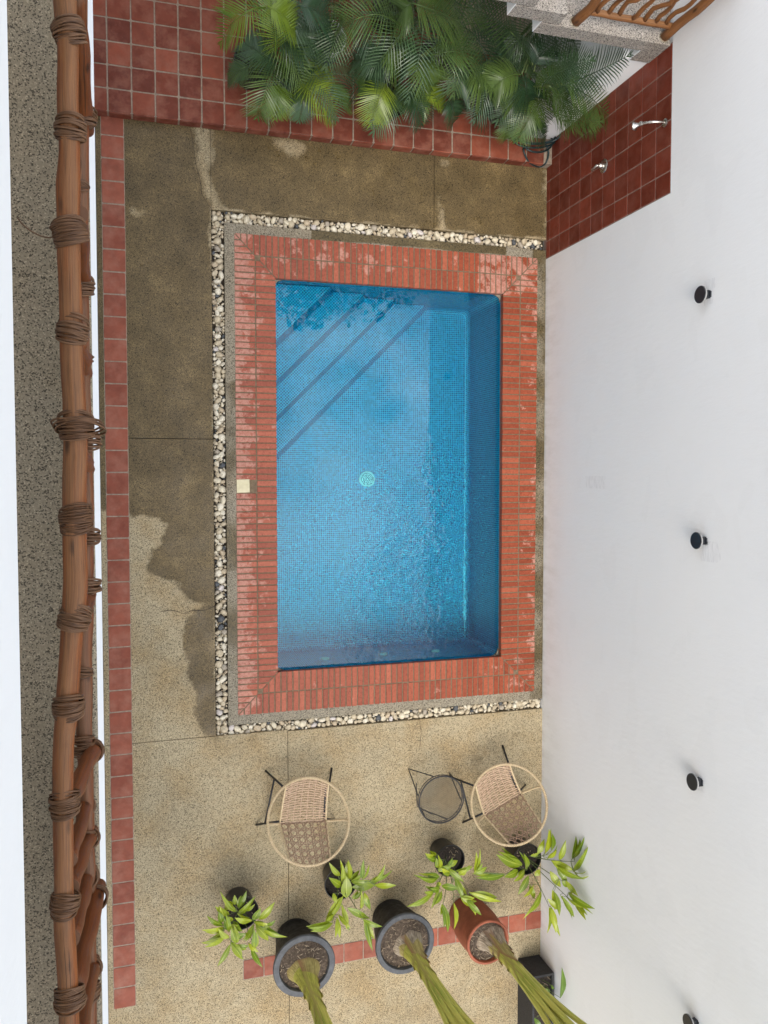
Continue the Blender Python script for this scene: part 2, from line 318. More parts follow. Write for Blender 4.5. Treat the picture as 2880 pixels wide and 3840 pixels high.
# ------------------------------------------------------------------ mesh helpers
class MB:
    def __init__(s): s.v = []; s.f = []; s.uv = []; s.sm = []
    def add(s, v, f, uv=None, smooth=False):
        o = len(s.v); s.v += [tuple(x) for x in v]
        for i, q in enumerate(f):
            s.f.append([a + o for a in q]); s.sm.append(smooth)
            s.uv.append(uv[i] if uv else [(0, 0)] * len(q))
        return s
    def box(s, a, b):
        (x0, y0, z0), (x1, y1, z1) = a, b
        v = [(x0, y0, z0), (x1, y0, z0), (x1, y1, z0), (x0, y1, z0), (x0, y0, z1), (x1, y0, z1), (x1, y1, z1), (x0, y1, z1)]
        return s.add(v, [(0, 3, 2, 1), (4, 5, 6, 7), (0, 1, 5, 4), (1, 2, 6, 5), (2, 3, 7, 6), (3, 0, 4, 7)])
    def prism(s, poly, z0, z1, inset=0.0):
        n = len(poly); c = Vector((sum(p[0] for p in poly) / n, sum(p[1] for p in poly) / n))
        top = []
        if inset:
            for i in range(n):
                a, b, d = Vector(poly[i - 1][:2]), Vector(poly[i][:2]), Vector(poly[(i + 1) % n][:2])
                e1 = (b - a).normalized(); e2 = (d - b).normalized()
                n1 = Vector((-e1.y, e1.x)); n2 = Vector((-e2.y, e2.x)); bis = n1 + n2
                if bis.length < 1e-4: bis = n1
                bis.normalize(); k = inset / max(.35, bis.dot(n1)); q = b + bis * k; top.append((q.x, q.y, z1))
            v = [(p[0], p[1], z0) for p in poly] + [(p[0], p[1], z1 - inset) for p in poly] + top
            f = [tuple(range(2 * n, 3 * n))]
            for r in (0, 1):
                f += [(r * n + i, r * n + (i + 1) % n, (r + 1) * n + (i + 1) % n, (r + 1) * n + i) for i in range(n)]
        else:
            v = [(p[0], p[1], z0) for p in poly] + [(p[0], p[1], z1) for p in poly]
            f = [tuple(range(n, 2 * n))] + [(i, (i + 1) % n, n + (i + 1) % n, n + i) for i in range(n)]
        return s.add(v, f)
    def tube(s, pts, rad, seg=8, cap=True, lump=0, seed=0):
        pts = [Vector(p) for p in pts]; n = len(pts)
        if not hasattr(rad, '__len__'): rad = [rad] * n
        T = [(pts[min(i + 1, n - 1)] - pts[max(i - 1, 0)]).normalized() for i in range(n)]
        ref = Vector((0, 0, 1)) if abs(T[0].z) < .9 else Vector((1, 0, 0))
        N = (ref - T[0] * ref.dot(T[0])).normalized(); V = []; L = 0; LL = []
        for i in range(n):
            if i: L += (pts[i] - pts[i - 1]).length; N = (N - T[i] * N.dot(T[i])).normalized()
            LL.append(L); B = T[i].cross(N)
            for k in range(seg):
                a = 2 * math.pi * k / seg; r = rad[i]
                if lump: r *= 1 + lump * noise.noise(Vector((math.cos(a) * 1.3 + seed, math.sin(a) * 1.3, L * 5 + seed)))
                V.append(pts[i] + (N * math.cos(a) + B * math.sin(a)) * r)
        F = []; UVs = []; ru = max(rad)
        for i in range(n - 1):
            for k in range(seg):
                k2 = (k + 1) % seg
                F.append((i * seg + k, i * seg + k2, (i + 1) * seg + k2, (i + 1) * seg + k))
                a0 = k / seg * 6.283 * ru; a1 = (k + 1) / seg * 6.283 * ru; o = seed * 1.7
                UVs.append([(LL[i] + o, a0), (LL[i] + o, a1), (LL[i + 1] + o, a1), (LL[i + 1] + o, a0)])
        s.add(V, F, UVs, True)
        if cap:
            o = len(s.v) - n * seg
            for ring, rev in ((0, True), (n - 1, False)):
                idx = [o + ring * seg + k for k in range(seg)]
                s.f.append(idx[::-1] if rev else idx); s.uv.append([(0, 0)] * seg); s.sm.append(False)
        return s
    def lathe(s, prof, seg=40, c=(0, 0, 0)):
        V = [(c[0] + r * math.cos(6.28318 * k / seg), c[1] + r * math.sin(6.28318 * k / seg), c[2] + z) for r, z in prof for k in range(seg)]
        F = [(i * seg + k, i * seg + (k + 1) % seg, (i + 1) * seg + (k + 1) % seg, (i + 1) * seg + k) for i in range(len(prof) - 1) for k in range(seg)]
        return s.add(V, F, None, True)
    def mesh(s, name, mat, sharp=None):
        me = bpy.data.meshes.new(name); me.from_pydata(s.v, [], s.f)
        uvl = me.uv_layers.new(name='UVMap'); flat = [c for q in s.uv for t in q for c in t]
        uvl.data.foreach_set('uv', flat); me.polygons.foreach_set('use_smooth', s.sm)
        me.materials.append(MATS[mat]); me.update()
        if sharp: me.set_sharp_from_angle(angle=R_(sharp))
        return me
    def build(s, name, mat, parent=None, sharp=None, world=True):
        return link(name, s.mesh(name, mat, sharp), parent, world)
def link(name, data, parent=None, world=False):
    o = bpy.data.objects.new(name, data); COL.objects.link(o)
    if parent is not None:
        o.parent = parent
        if world: o.matrix_parent_inverse = root_mat(parent).inverted()
    return o
def root_mat(o):
    M = o.matrix_basis.copy(); q = o
    while q.parent is not None:
        M = q.parent.matrix_basis @ q.matrix_parent_inverse @ M if False else (q.parent.matrix_basis @ (q.matrix_parent_inverse @ M)); q = q.parent
    return M
def thing(name, loc, label, cat, group=None, rz=0):
    o = bpy.data.objects.new(name, None); COL.objects.link(o); o.location = loc; o.rotation_euler = (0, 0, rz)
    o.empty_display_size = .1; o['label'] = label; o['category'] = cat
    if group: o['group'] = group
    return o
def tag(o, label, cat, group=None):
    o['label'] = label; o['category'] = cat
    if group: o['group'] = group
    return o
def struct(o, label=None, cat=None):
    o['kind'] = 'structure'
    if label: o['label'] = label
    if cat: o['category'] = cat
    return o
def empty(name, loc=(0, 0, 0), parent=None):
    o = bpy.data.objects.new(name, None); COL.objects.link(o); o.location = loc; o.empty_display_size = .1
    if parent: o.parent = parent
    return o
def bez(p, n):
    p = [Vector(x) for x in p]; out = []
    for i in range(n + 1):
        t = i / n; q = list(p)
        while len(q) > 1: q = [q[k].lerp(q[k + 1], t) for k in range(len(q) - 1)]
        out.append(q[0])
    return out
def spline(p, n):           # catmull-rom through the points, n steps a span
    p = [Vector(x) for x in p]; q = [p[0] * 2 - p[1]] + p + [p[-1] * 2 - p[-2]]; out = []
    for i in range(1, len(q) - 2):
        a, b, c, d = q[i - 1:i + 3]
        for k in range(n):
            t = k / n; out.append(.5 * ((2 * b) + (c - a) * t + (2 * a - 5 * b + 4 * c - d) * t * t + (3 * b - a - 3 * c + d) * t ** 3))
    out.append(p[-1]); return out
def inpoly(x, y, P):
    c = False; j = len(P) - 1
    for i in range(len(P)):
        xi, yi = P[i]; xj, yj = P[j]
        if (yi > y) != (yj > y) and x < (xj - xi) * (y - yi) / (yj - yi) + xi: c = not c
        j = i
    return c

# ------------------------------------------------------------------ measured layout
WX = 4.196                                  # plaster wall face
PX0, PX1, PY0, PY1 = 1.297, 3.699, -1.934, 1.913      # pool opening
BX0, BX1, BY0, BY1 = .904, 4.095, -2.335, 2.3115      # outside of brick coping
KX0, KY0, KY1 = .811, -2.427, 2.402                   # outside of kerb
GX0, GY0, GY1 = .691, -2.538, 2.516                   # outside of gravel channel
WATER = -.085; FLOOR = -1.25

# wet patches and painted chair shade on the paving (outlines on the ground)
def gp(zf, pts): return [tuple(U(*zf(x, y))[:2]) for x, y in pts]
WETP = [gp(lambda x, y: (x, y), [(300, 380), (2060, 560), (2060, 900), (1200, 830), (790, 780), (812, 1930), (812, 2270),
        (742, 2262), (712, 2245), (690, 2200), (637, 2170), (562, 2147), (556, 2072), (608, 2032), (636, 1953), (579, 1950), (492, 1930), (300, 1900)]),
        gp(ZL3, [(1405, 812), (1250, 860), (1200, 940), (1168, 1000), (1215, 1150), (1250, 1300), (1268, 1450), (1300, 1560), (1335, 1640), (1405, 1665)])]
DRYP = [gp(Z1, [(1232, 812), (1440, 830), (1365, 900), (1400, 1030), (1375, 1150), (1440, 1240), (1445, 1345), (1370, 1352), (1308, 1250), (1268, 1080), (1248, 900)]),
        gp(Z1, [(812, 1330), (900, 1340), (1015, 1362), (975, 1400), (830, 1430)]),
        gp(Z2, [(470, 868), (755, 915), (765, 985), (650, 1038), (545, 985)]),
        gp(Z3, [(48, 870), (70, 890), (78, 1000), (110, 1090), (140, 1125), (48, 1112)]),
        gp(Z3, [(530, 800), (590, 820), (588, 1170), (565, 1165), (572, 1000), (560, 850)]),
        gp(Z3, [(48, 760), (130, 775), (140, 820), (48, 800)]),
        gp(ZL3, [(1195, 100), (1245, 75), (1240, 130), (1200, 165)]),
        gp(Z4, [(860, 160), (890, 180), (880, 195), (862, 180)])]
DAMP_SHADE = [gp(ZT, [(900, 60), (1010, 70), (1050, 130), (900, 150)]), gp(ZT, [(560, 280), (700, 230), (730, 340), (560, 420)]),  # part-dark outlines: damp spots, plus chair shade painted in beside the table
        gp(ZT, [(560, 860), (800, 800), (1140, 960), (1140, 1500), (800, 1480), (690, 1200), (560, 1000)]),
        gp(ZB, [(1040, 480), (1180, 470), (1190, 540), (1080, 570)]), gp(ZL4, [(1400, 60), (1480, 130), (1420, 240), (1330, 130), (1290, 20)])]
def inpolys(X, Y, P):
    c = np.zeros(X.shape, bool); j = len(P) - 1
    for i in range(len(P)):
        xi, yi = P[i]; xj, yj = P[j]
        if yi != yj: c ^= ((yi > Y) != (yj > Y)) & (X < (xj - xi) * (Y - yi) / (yj - yi) + xi)
        j = i
    return c
def wetness(x, y):
    x = np.asarray(x); y = np.asarray(y); d = .045; n1 = []; n2 = []
    for a, b in zip(x, y):
        q = Vector((a * 5, b * 5, 0)); n1.append(noise.noise(q) + .6 * noise.noise(q * 3.3)); n2.append(noise.noise(q + Vector((9, 3, 1))) + .6 * noise.noise(q * 3.3 + Vector((4, 4, 4))))
    X = x + d * np.array(n1); Y = y + d * np.array(n2); acc = np.zeros(x.shape); rs = np.random.RandomState(1)
    for k in range(14):
        a, r = k * 2.4, .062 * math.sqrt((k + .5) / 14); xx = X + r * math.cos(a); yy = Y + r * math.sin(a); v = np.zeros(x.shape)
        for P in DAMP_SHADE: v[inpolys(xx, yy, P)] = .42
        for P in WETP: v[inpolys(xx, yy, P)] = 1.0
        for P in DRYP: v[inpolys(xx, yy, P)] = .36
        acc += v
    return acc / 14
def slab(name, x0, x1, y0, y1, parent, mat='aggregate', z=0.0, th=.09, step=.022, wet=None, holes=None):
    nx = max(1, int((x1 - x0) / step)); ny = max(1, int((y1 - y0) / step)); v = []; f = []
    for j in range(ny + 1):
        for i in range(nx + 1): v.append((x0 + (x1 - x0) * i / nx, y0 + (y1 - y0) * j / ny, z))
    for j in range(ny):
        for i in range(nx): a = j * (nx + 1) + i; f.append((a, a + 1, a + nx + 2, a + nx + 1))
    n = len(v); v += [(x0, y0, z - th), (x1, y0, z - th), (x1, y1, z - th), (x0, y1, z - th)]
    e = lambda i, j: j * (nx + 1) + i
    f += [[n, n + 1] + [e(i, 0) for i in range(nx, -1, -1)], [n + 1, n + 2] + [e(nx, j) for j in range(ny, -1, -1)],
          [n + 2, n + 3] + [e(i, ny) for i in range(nx + 1)], [n + 3, n] + [e(0, j) for j in range(ny + 1)]]
    b = MB(); b.add(v, f); o = b.build(name, mat, parent)
    at = o.data.attributes.new('wet', 'FLOAT', 'POINT')
    fn = wet or wetness
    at.data.foreach_set('value', list(fn([p[0] for p in v], [p[1] for p in v])) if wet is None else [fn(p[0], p[1]) for p in v])
    return o

# ------------------------------------------------------------------ ground, paving
g = MB(); B0, B1, B2, B3 = -6.0, 4.4, -9.0, 6.0; E = 600
for (a, b, c, d) in ((-E, -E, E, B2), (-E, B3, E, E), (-E, B2, B0, B3), (B1, B2, E, B3)):
    g.add([(a, b, -.12), (c, b, -.12), (c, d, -.12), (a, d, -.12)], [(0, 1, 2, 3)])
struct(g.build('ground', 'outer_ground'))
floor = struct(empty('courtyard_floor'))
J = .003
for r in ((-6, -.335, -9, 5.6), (-.335 + J, .691 - J, .352 + J, 3.262), (-.335 + J, .691 - J, -2.52 + J, .352 - J),
          (.691, 2.925 - J, GY1, 3.262), (2.925 + J, WX, GY1, 3.262),
          (-.335 + J, 1.392 - J, -9, -2.538 if False else -2.52 - J), (1.392 + J, WX, -9, GY0)):
    slab('slab', *r, floor)
# the piece under the gravel corner, left of the x joint
b = MB(); b.box((-.34, -9, -.20), (WX, 3.3, -.1)) if False else None
# dark bed under joints (four pieces round the pool pit)
for i, (x0, x1, y0, y1) in enumerate(((-.4, .75, -9, 3.3), (.75, WX, -9, GY0 - .02), (.75, WX, GY1 + .02, 3.3))):
    b = MB(); b.box((x0, y0, -.14), (x1, y1, -.0905 - .001 * i)); b.build('bedding', 'soil_dark', floor)
# crack lines (thin raised-edge grooves filled with dirt)
def crack(pts, w=.004):
    P = [U(*p) for p in pts]; v = []; f = []
    P = spline(P, 6)
    for i, q in enumerate(P):
        t = (P[min(i + 1, len(P) - 1)] - P[max(i - 1, 0)]).normalized(); s_ = Vector((-t.y, t.x, 0)); ww = w * (.5 + .8 * abs(noise.noise(q * 9)))
        off = s_ * .008 * noise.noise(q * 14)
        v += [(q + s_ * ww + off) + Vector((0, 0, .004)), (q - s_ * ww + off) + Vector((0, 0, .004))]
    f = [(2 * i, 2 * i + 1, 2 * i + 3, 2 * i + 2) for i in range(len(P) - 1)]
    MB().add(v, f).build('crack', 'soil_dark', floor)
crack([Z1(*p) for p in ((1232, 820), (1248, 920), (1270, 1060), (1300, 1180), (1310, 1260), (1345, 1320), (1370, 1352))], .003)
crack([ZL3(*p) for p in ((1040, 850), (1120, 845), (1190, 862), (1260, 845), (1330, 842), (1395, 815))], .003)
crack([(1572, 2690), (1578, 2745), (1574, 2800)], .003)

# red tile border running beside the balcony and across the lower end
def tile_mesh(name, w, d, h, mat, bev=.006):
    out = []
    for k in range(4):
        rs = np.random.RandomState(k + int(w * 1e4)); q = lambda: rs.uniform(-.0016, .0016)
        P = [(-w / 2 + q(), -d / 2 + q()), (w / 2 + q(), -d / 2 + q()), (w / 2 + q(), d / 2 + q()), (-w / 2 + q(), d / 2 + q())]
        # softened corners
        Q = []
        for i in range(4):
            a, b_, c = [Vector(P[(i + j) % 4]) for j in (-1, 0, 1)]
            Q += [tuple(b_ + (a - b_).normalized() * .008), tuple(b_ + (c - b_).normalized() * .008)]
        me = MB().prism(Q, -h, 0, bev * .5).mesh(name, mat); out.append(me)
    return out
strip = struct(empty('tile_border', (-.19, -1, 0)))
TS = tile_mesh('tile', .195, .1925, .012, 'tile_strip')
SX = -.187
for i in range(41):
    o = link('tile', TS[i % 4], strip); y = 3.093 - (i - .5) * .2039
    o.location = (SX + random.uniform(-.002, .002) + .19, y + 1, .006 + random.uniform(-.001, .0012)); o.rotation_euler = (random.uniform(-.004, .004), random.uniform(-.004, .004), random.choice((0, math.pi)) + random.uniform(-.008, .008))
b = MB(); b.box((-.289, 3.093 - 39.97 * .2039, -.02), (-.085, 3.262, .0025)); b.build('grout_bed', 'grout', strip)
cross = struct(empty('tile_border', (2.6, -4.89, 0)))
for i in range(16):
    o = link('tile', TS[(i + 1) % 4], cross); o.location = (1.037 + i * .2052 - 2.6, -4.892 + 4.89 + random.uniform(-.002, .002), .006 + random.uniform(-.001, .0012)); o.rotation_euler = (0, 0, random.uniform(-.008, .008))
b = MB(); b.box((.932, -4.995, -.02), (WX - .004, -4.789, .0025)); b.build('grout_bed', 'grout', cross)

# ------------------------------------------------------------------ gravel channel
gravel = struct(empty('gravel_channel', (GX0, 0, 0)))
b = MB()
for (x0, x1, y0, y1) in ((GX0 - .01, KX0 + .01, GY0 - .01, GY1 + .01), (KX0 + .01, WX, KY1 - .01, GY1 + .01), (KX0 + .01, WX, GY0 - .01, KY0 + .01)):
    b.box((x0, y0, -.15), (x1, y1, -.060))
b.build('channel_bed', 'soil_dark', gravel)
def pebble_mesh(seed, sub=2):
    import bmesh
    bm = bmesh.new(); bmesh.ops.create_icosphere(bm, subdivisions=sub, radius=1)
    rs = random.Random(seed); planes = []
    for k in range(7):
        d = Vector((rs.gauss(0, 1), rs.gauss(0, 1), rs.gauss(0, 1))).normalized(); planes.append((d, rs.uniform(.62, .9)))
    for v in bm.verts:
        p = v.co.copy()
        for d, h_ in planes:
            e_ = p.dot(d)
            if e_ > h_: p -= d * (e_ - h_) * .85
        p *= 1 + .10 * noise.noise(p * 1.6 + Vector((seed, 0, 0))); v.co = p
    me = bpy.data.meshes.new('pebble'); bm.to_mesh(me); bm.free()
    for q in me.polygons: q.use_smooth = True
    me.materials.append(MATS['pebble']); return me
PEB = [pebble_mesh(k) for k in range(14)]
rp = random.Random(3); stones = []
def try_stones(x0, x1, y0, y1, n, smin, smax, zc):
    for _ in range(n):
        s_ = rp.uniform(smin, smax); e_ = rp.uniform(.65, 1.0); x = rp.uniform(x0 + s_ * .75, x1 - s_ * .75); y = rp.uniform(y0 + s_ * .75, y1 - s_ * .75)
        if all((x - a) ** 2 + (y - c) ** 2 > (.80 * (s_ + s2)) ** 2 for a, c, s2, *_ in stones):
            stones.append((x, y, s_, e_, zc + rp.uniform(-.004, .006)))
segs = ((GX0, KX0, GY0, GY1), (KX0, WX - .03, KY1, GY1), (KX0, WX - .01, GY0, KY0))
stones.append((.745, 2.16, .040, .62, -.028)); stones.append((.75, 1.76, .036, .9, -.03))
for s_ in segs: try_stones(*s_, 900, .029, .043, -.036)
for s_ in segs: try_stones(*s_, 2400, .019, .029, -.032)
for s_ in segs: try_stones(*s_, 3000, .010, .019, -.026)
order = sorted(range(len(stones)), key=lambda i: -stones[i][2])
mass = MB(); tone = []
for rank, i in enumerate(order):
    x, y, s_, e_, z = stones[i]; me = PEB[rp.randrange(14)]; a = rp.uniform(0, 6.28)
    Mx = Matrix.Translation((x, y, z)) @ Matrix.Rotation(a, 4, 'Z') @ Matrix.Rotation(rp.uniform(-.4, .4), 4, 'X') @ Matrix.Diagonal((s_ * 1.12, s_ * e_ * 1.05, s_ * rp.uniform(.6, .85), 1))
    if rank < 300:
        o = link('pebble', me, gravel); o.matrix_basis = Matrix.Translation((-GX0, 0, 0)) @ Mx
    else:
        vs = [Mx @ v.co for v in me.vertices]; mass.add(vs, [tuple(p.vertices) for p in me.polygons], None, True); tone += [rp.random()] * len(vs)
# small filler chips lower down
for s_ in segs:
    for _ in range(int((s_[1] - s_[0]) * (s_[3] - s_[2]) * 2600)):
        k = rp.uniform(.006, .013); me = PEB[rp.randrange(14)]
        Mx = Matrix.Translation((rp.uniform(s_[0] + k, s_[1] - k), rp.uniform(s_[2] + k, s_[3] - k), -.053)) @ Matrix.Rotation(rp.uniform(0, 6), 4, 'Z') @ Matrix.Diagonal((k * 1.2, k, k * .8, 1))
        vs = [Mx @ v.co for v in me.vertices]; mass.add(vs, [tuple(p.vertices) for p in me.polygons], None, True); tone += [rp.random() ** .7] * len(vs)
o = mass.build('small_pebbles', 'pebble_mass', gravel); o['kind'] = 'stuff'
at = o.data.attributes.new('tone', 'FLOAT', 'POINT'); at.data.foreach_set('value', tone)

# ------------------------------------------------------------------ pool
pool = thing('swimming_pool', (2.5, 0, 0), 'small blue mosaic plunge pool with red brick coping beside the white wall', 'pool')
# kerb ring of exposed aggregate around the bricks
def kerbwet(x, y):
    n_ = noise.noise(Vector((x * 2.3, y * 2.3, 5))); d = .12
    if y > 2.3 and 1.65 < x < 3.75: d = .85
    if x < .95 and -1.9 < y < .9: d = .45 + .5 * n_
    if x > 4.05: d = .55
    return d + .35 * noise.noise(Vector((x * 5, y * 5, 2)))
kerbs = ((KX0, BX0 + .012, KY0, KY1), (BX0 + .012, BX1 - .012, BY1 - .012, KY1), (BX0 + .012, BX1 - .012, KY0, BY0 + .012), (BX1 - .012, WX - .002, KY0, KY1))
for kb in kerbs: slab('kerb', *kb, pool, 'aggregate_grey', 0.0, .16, .03, kerbwet)
coping = empty('coping', (0, 0, 0), pool)
# mortar bed (four mitred quads with depth)
for (a, b_, c, d) in (((BX0, BY0), (PX0, PY0), (PX0, PY1), (BX0, BY1)), ((BX1, BY0), (BX1, BY1), (PX1, PY1), (PX1, PY0)),
                      ((BX0, BY1), (PX0, PY1), (PX1, PY1), (BX1, BY1)), ((BX0, BY0), (BX1, BY0), (PX1, PY0), (PX0, PY0))):
    def inn(p): return (p[0] + (.004 if p[0] < 2.5 else -.004) * (-1 if p in ((PX0, PY0), (PX0, PY1), (PX1, PY0), (PX1, PY1)) else 1), p[1] + (.004 if p[1] < 0 else -.004) * (-1 if p in ((PX0, PY0), (PX0, PY1), (PX1, PY0), (PX1, PY1)) else 1))
    MB().prism([inn(q) for q in (a, b_, c, d)], -.058, .0005).build('mortar_bed', 'mortar', coping)
def orient(P):
    A = sum(P[q - 1][0] * P[q][1] - P[q][0] * P[q - 1][1] for q in range(len(P))); return list(P) if A > 0 else list(P)[::-1]
def clip(poly, a, b, c):      # keep a*x+b*y+c >= 0
    out = []
    for i in range(len(poly)):
        p, q = poly[i], poly[(i + 1) % len(poly)]; dp = a * p[0] + b * p[1] + c; dq = a * q[0] + b * q[1] + c
        if dp >= 0: out.append(p)
        if dp * dq < 0: t = dp / (dp - dq); out.append((p[0] + (q[0] - p[0]) * t, p[1] + (q[1] - p[1]) * t))
    return out
def dryness(x, y):
    v = .34
    if x < 1.12: v = .74 - max(0, (x - .93)) * 1.6
    if y > 1.95 and x < 2.6: v = max(v, .52 - abs(x - 2.0) * .10)
    if x > 3.4 and y > 1.9: v = .60
    if x > 3.95: v = max(v, .50)
    if x > 3.7 and y < -1.95: v = max(v, .45)
    return v
bricks = []; PIT = .0607; GAP = .0118
def side_bricks(side):
    W0, W1 = (BX0, PX0) if side == 'L' else (PX1, BX1) if side == 'R' else (PY1, BY1) if side == 'T' else (BY0, PY0)
    mid = (W0 + W1) / 2; lo, hi = (BY0, BY1) if side in 'LR' else (BX0, BX1); n = int(round((hi - lo) / PIT)); pt = (hi - lo) / n
    for (w0, w1) in ((W0, mid), (mid, W1)):
        for i in range(n):
            a0, a1 = lo + i * pt + GAP / 2, lo + (i + 1) * pt - GAP / 2; g0, g1 = w0 + GAP / 2 * (w0 == mid), w1 - GAP / 2 * (w1 == mid)
            j = lambda: random.uniform(-.0016, .0016)
            P = [(g0 + j(), a0 + j()), (g1 + j(), a0 + j()), (g1 + j(), a1 + j()), (g0 + j(), a1 + j())] if side in 'LR' else [(a0 + j(), g0 + j()), (a1 + j(), g0 + j()), (a1 + j(), g1 + j()), (a0 + j(), g1 + j())]
            sx = .393 if side in 'LR' else .401
            k = GAP * .75
            # mitre half planes: distance into this side must not exceed distance into the neighbour
            if side == 'L': H = ((-.398, .393, 0, BX0, BY0), (-.398, -.393, 0, BX0, BY1))
            elif side == 'R': H = ((.398, .396, 0, BX1, BY0), (.398, -.396, 0, BX1, BY1))
            elif side == 'T': H = ((.398, .393, 0, BX0, BY1), (-.398, .396, 0, BX1, BY1))
            else: H = ((.401, -.393, 0, BX0, BY0), (-.401, -.396, 0, BX1, BY0))
            for (a, b_, _, cx, cy) in H:
                L = math.hypot(a, b_); P = clip(P, a / L, b_ / L, -(a * cx + b_ * cy) / L - k * .6)
                if len(P) < 3: break
            if len(P) < 3: continue
            ar = abs(sum(P[q - 1][0] * P[q][1] - P[q][0] * P[q - 1][1] for q in range(len(P)))) / 2
            if ar < .0004: continue
            # leave the skimmer lid free
            cx = sum(p[0] for p in P) / len(P); cy = sum(p[1] for p in P) / len(P)
            if side == 'L' and cx < 1.04 and -.165 < cy < -.02: continue
            bricks.append((P, random.uniform(-.0015, .002), cx, cy))
for s_ in 'LRTB': side_bricks(s_)
bricks.sort(key=lambda q: (q[2] - 0) ** 2 + (q[3]) ** 2)
rest = MB(); rest_d = []
def orient_(P):
    A = sum(P[q - 1][0] * P[q][1] - P[q][0] * P[q - 1][1] for q in range(len(P))); return P if A > 0 else P[::-1]
for i, (P, dz, cx, cy) in enumerate(bricks):
    P = orient(P)
    if i < 300:
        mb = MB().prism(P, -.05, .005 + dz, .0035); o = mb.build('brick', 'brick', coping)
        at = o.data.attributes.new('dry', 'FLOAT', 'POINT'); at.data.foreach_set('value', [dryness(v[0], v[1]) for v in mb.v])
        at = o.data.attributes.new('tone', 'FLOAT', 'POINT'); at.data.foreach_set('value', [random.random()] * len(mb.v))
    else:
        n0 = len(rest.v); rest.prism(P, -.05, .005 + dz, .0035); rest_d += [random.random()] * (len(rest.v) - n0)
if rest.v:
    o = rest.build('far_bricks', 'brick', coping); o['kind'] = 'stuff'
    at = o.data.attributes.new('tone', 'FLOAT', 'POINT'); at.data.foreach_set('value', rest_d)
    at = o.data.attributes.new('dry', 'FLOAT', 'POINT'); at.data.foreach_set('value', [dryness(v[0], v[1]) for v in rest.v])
# shell: rounded rectangle walls with a coved floor edge, floor, diagonal steps
SI = .004
def rrect(x0, x1, y0, y1, r, seg=6):
    P = []
    for cx, cy, a in ((x1 - r, y1 - r, 0), (x0 + r, y1 - r, 90), (x0 + r, y0 + r, 180), (x1 - r, y0 + r, 270)):
        for k in range(seg + 1): t = R_(a + 90 * k / seg); P.append((cx + r * math.cos(t), cy + r * math.sin(t)))
    return P
RP = rrect(PX0 - SI, PX1 + SI, PY0 - SI, PY1 + SI, .075); n = len(RP)
lev = [(0, -.125 + .045)] + [(0, FLOOR + .06)] + [(.06 * (1 - math.cos(t)), FLOOR + .06 * (1 - math.sin(t))) for t in (R_(22), R_(45), R_(67), R_(90))]
lev[0] = (0, -.078)
V = []; F = []; UVs = []; per = [0]
for i in range(n): per.append(per[-1] + math.hypot(RP[(i + 1) % n][0] - RP[i][0], RP[(i + 1) % n][1] - RP[i][1]))
dep = 0; deps = []
for li, (ins, z) in enumerate(lev):
    if li: dep += math.hypot(ins - lev[li - 1][0], z - lev[li - 1][1])
    deps.append(dep)
    Q = rrect(PX0 - SI + ins, PX1 + SI - ins, PY0 - SI + ins, PY1 + SI - ins, .075 + (0 if not ins else -ins * .2))
    V += [(x, y, z) for x, y in Q]
for li in range(len(lev) - 1):
    for i in range(n):
        i2 = (i + 1) % n; F.append((li * n + i, (li + 1) * n + i, (li + 1) * n + i2, li * n + i2))
        UVs.append([(per[i], deps[li]), (per[i], deps[li + 1]), (per[i + 1], deps[li + 1]), (per[i + 1], deps[li])])
F = [f[::-1] for f in F]; UVs = [u[::-1] for u in UVs]
fl = tuple((len(lev) - 1) * n + i for i in range(n)); F.append(fl); UVs.append([(V[i][0], V[i][1]) for i in fl])
mb = MB().add(V, F, UVs); mb.build('pool_shell', 'mosaic', pool)
for k, (off, z) in enumerate(((-.02, -.28), (.385, -.54), (.77, -.80), (1.20, -1.06))):
    # corner triangle x - y < off with a slightly battered riser
    Q0 = [(PX0, PY0), (PX1, PY0), (PX1, PY1), (PX0, PY1)]; P = orient(clip(Q0, -1, 1, off)); B_ = orient(clip(Q0, -1, 1, off + .085)); nn = len(P); c45 = math.sqrt(.5); zb = z - .262
    while P[0] != (PX0, PY1): P = P[1:] + P[:1]
    while B_[0] != (PX0, PY1): B_ = B_[1:] + B_[:1]
    v = [(x, y, z) for x, y in P] + [(x, y, max(zb, FLOOR - .01)) for x, y in B_]
    f = [tuple(range(nn))]; uv = [[((x + y) * c45, (x - y) * c45) for x, y in P]]
    for i in range(nn):
        i2 = (i + 1) % nn; f.append((i, nn + i, nn + i2, i2)); L = math.hypot(P[i2][0] - P[i][0], P[i2][1] - P[i][1]); uv.append([(0, 0), (0, .28), (L, .28), (L, 0)])
    MB().add(v, f, uv).build('step', 'mosaic', pool)
# concrete band under the coping, with chipped corner pieces
b = MB(); Q0 = [(PX0, PY0), (PX1, PY0), (PX1, PY1), (PX0, PY1)]
for i in range(4):
    a, c = Q0[i], Q0[(i + 1) % 4]; b.add([(a[0], a[1], -.05), (c[0], c[1], -.05), (c[0], c[1], -.16), (a[0], a[1], -.16)], [(0, 1, 2, 3)])
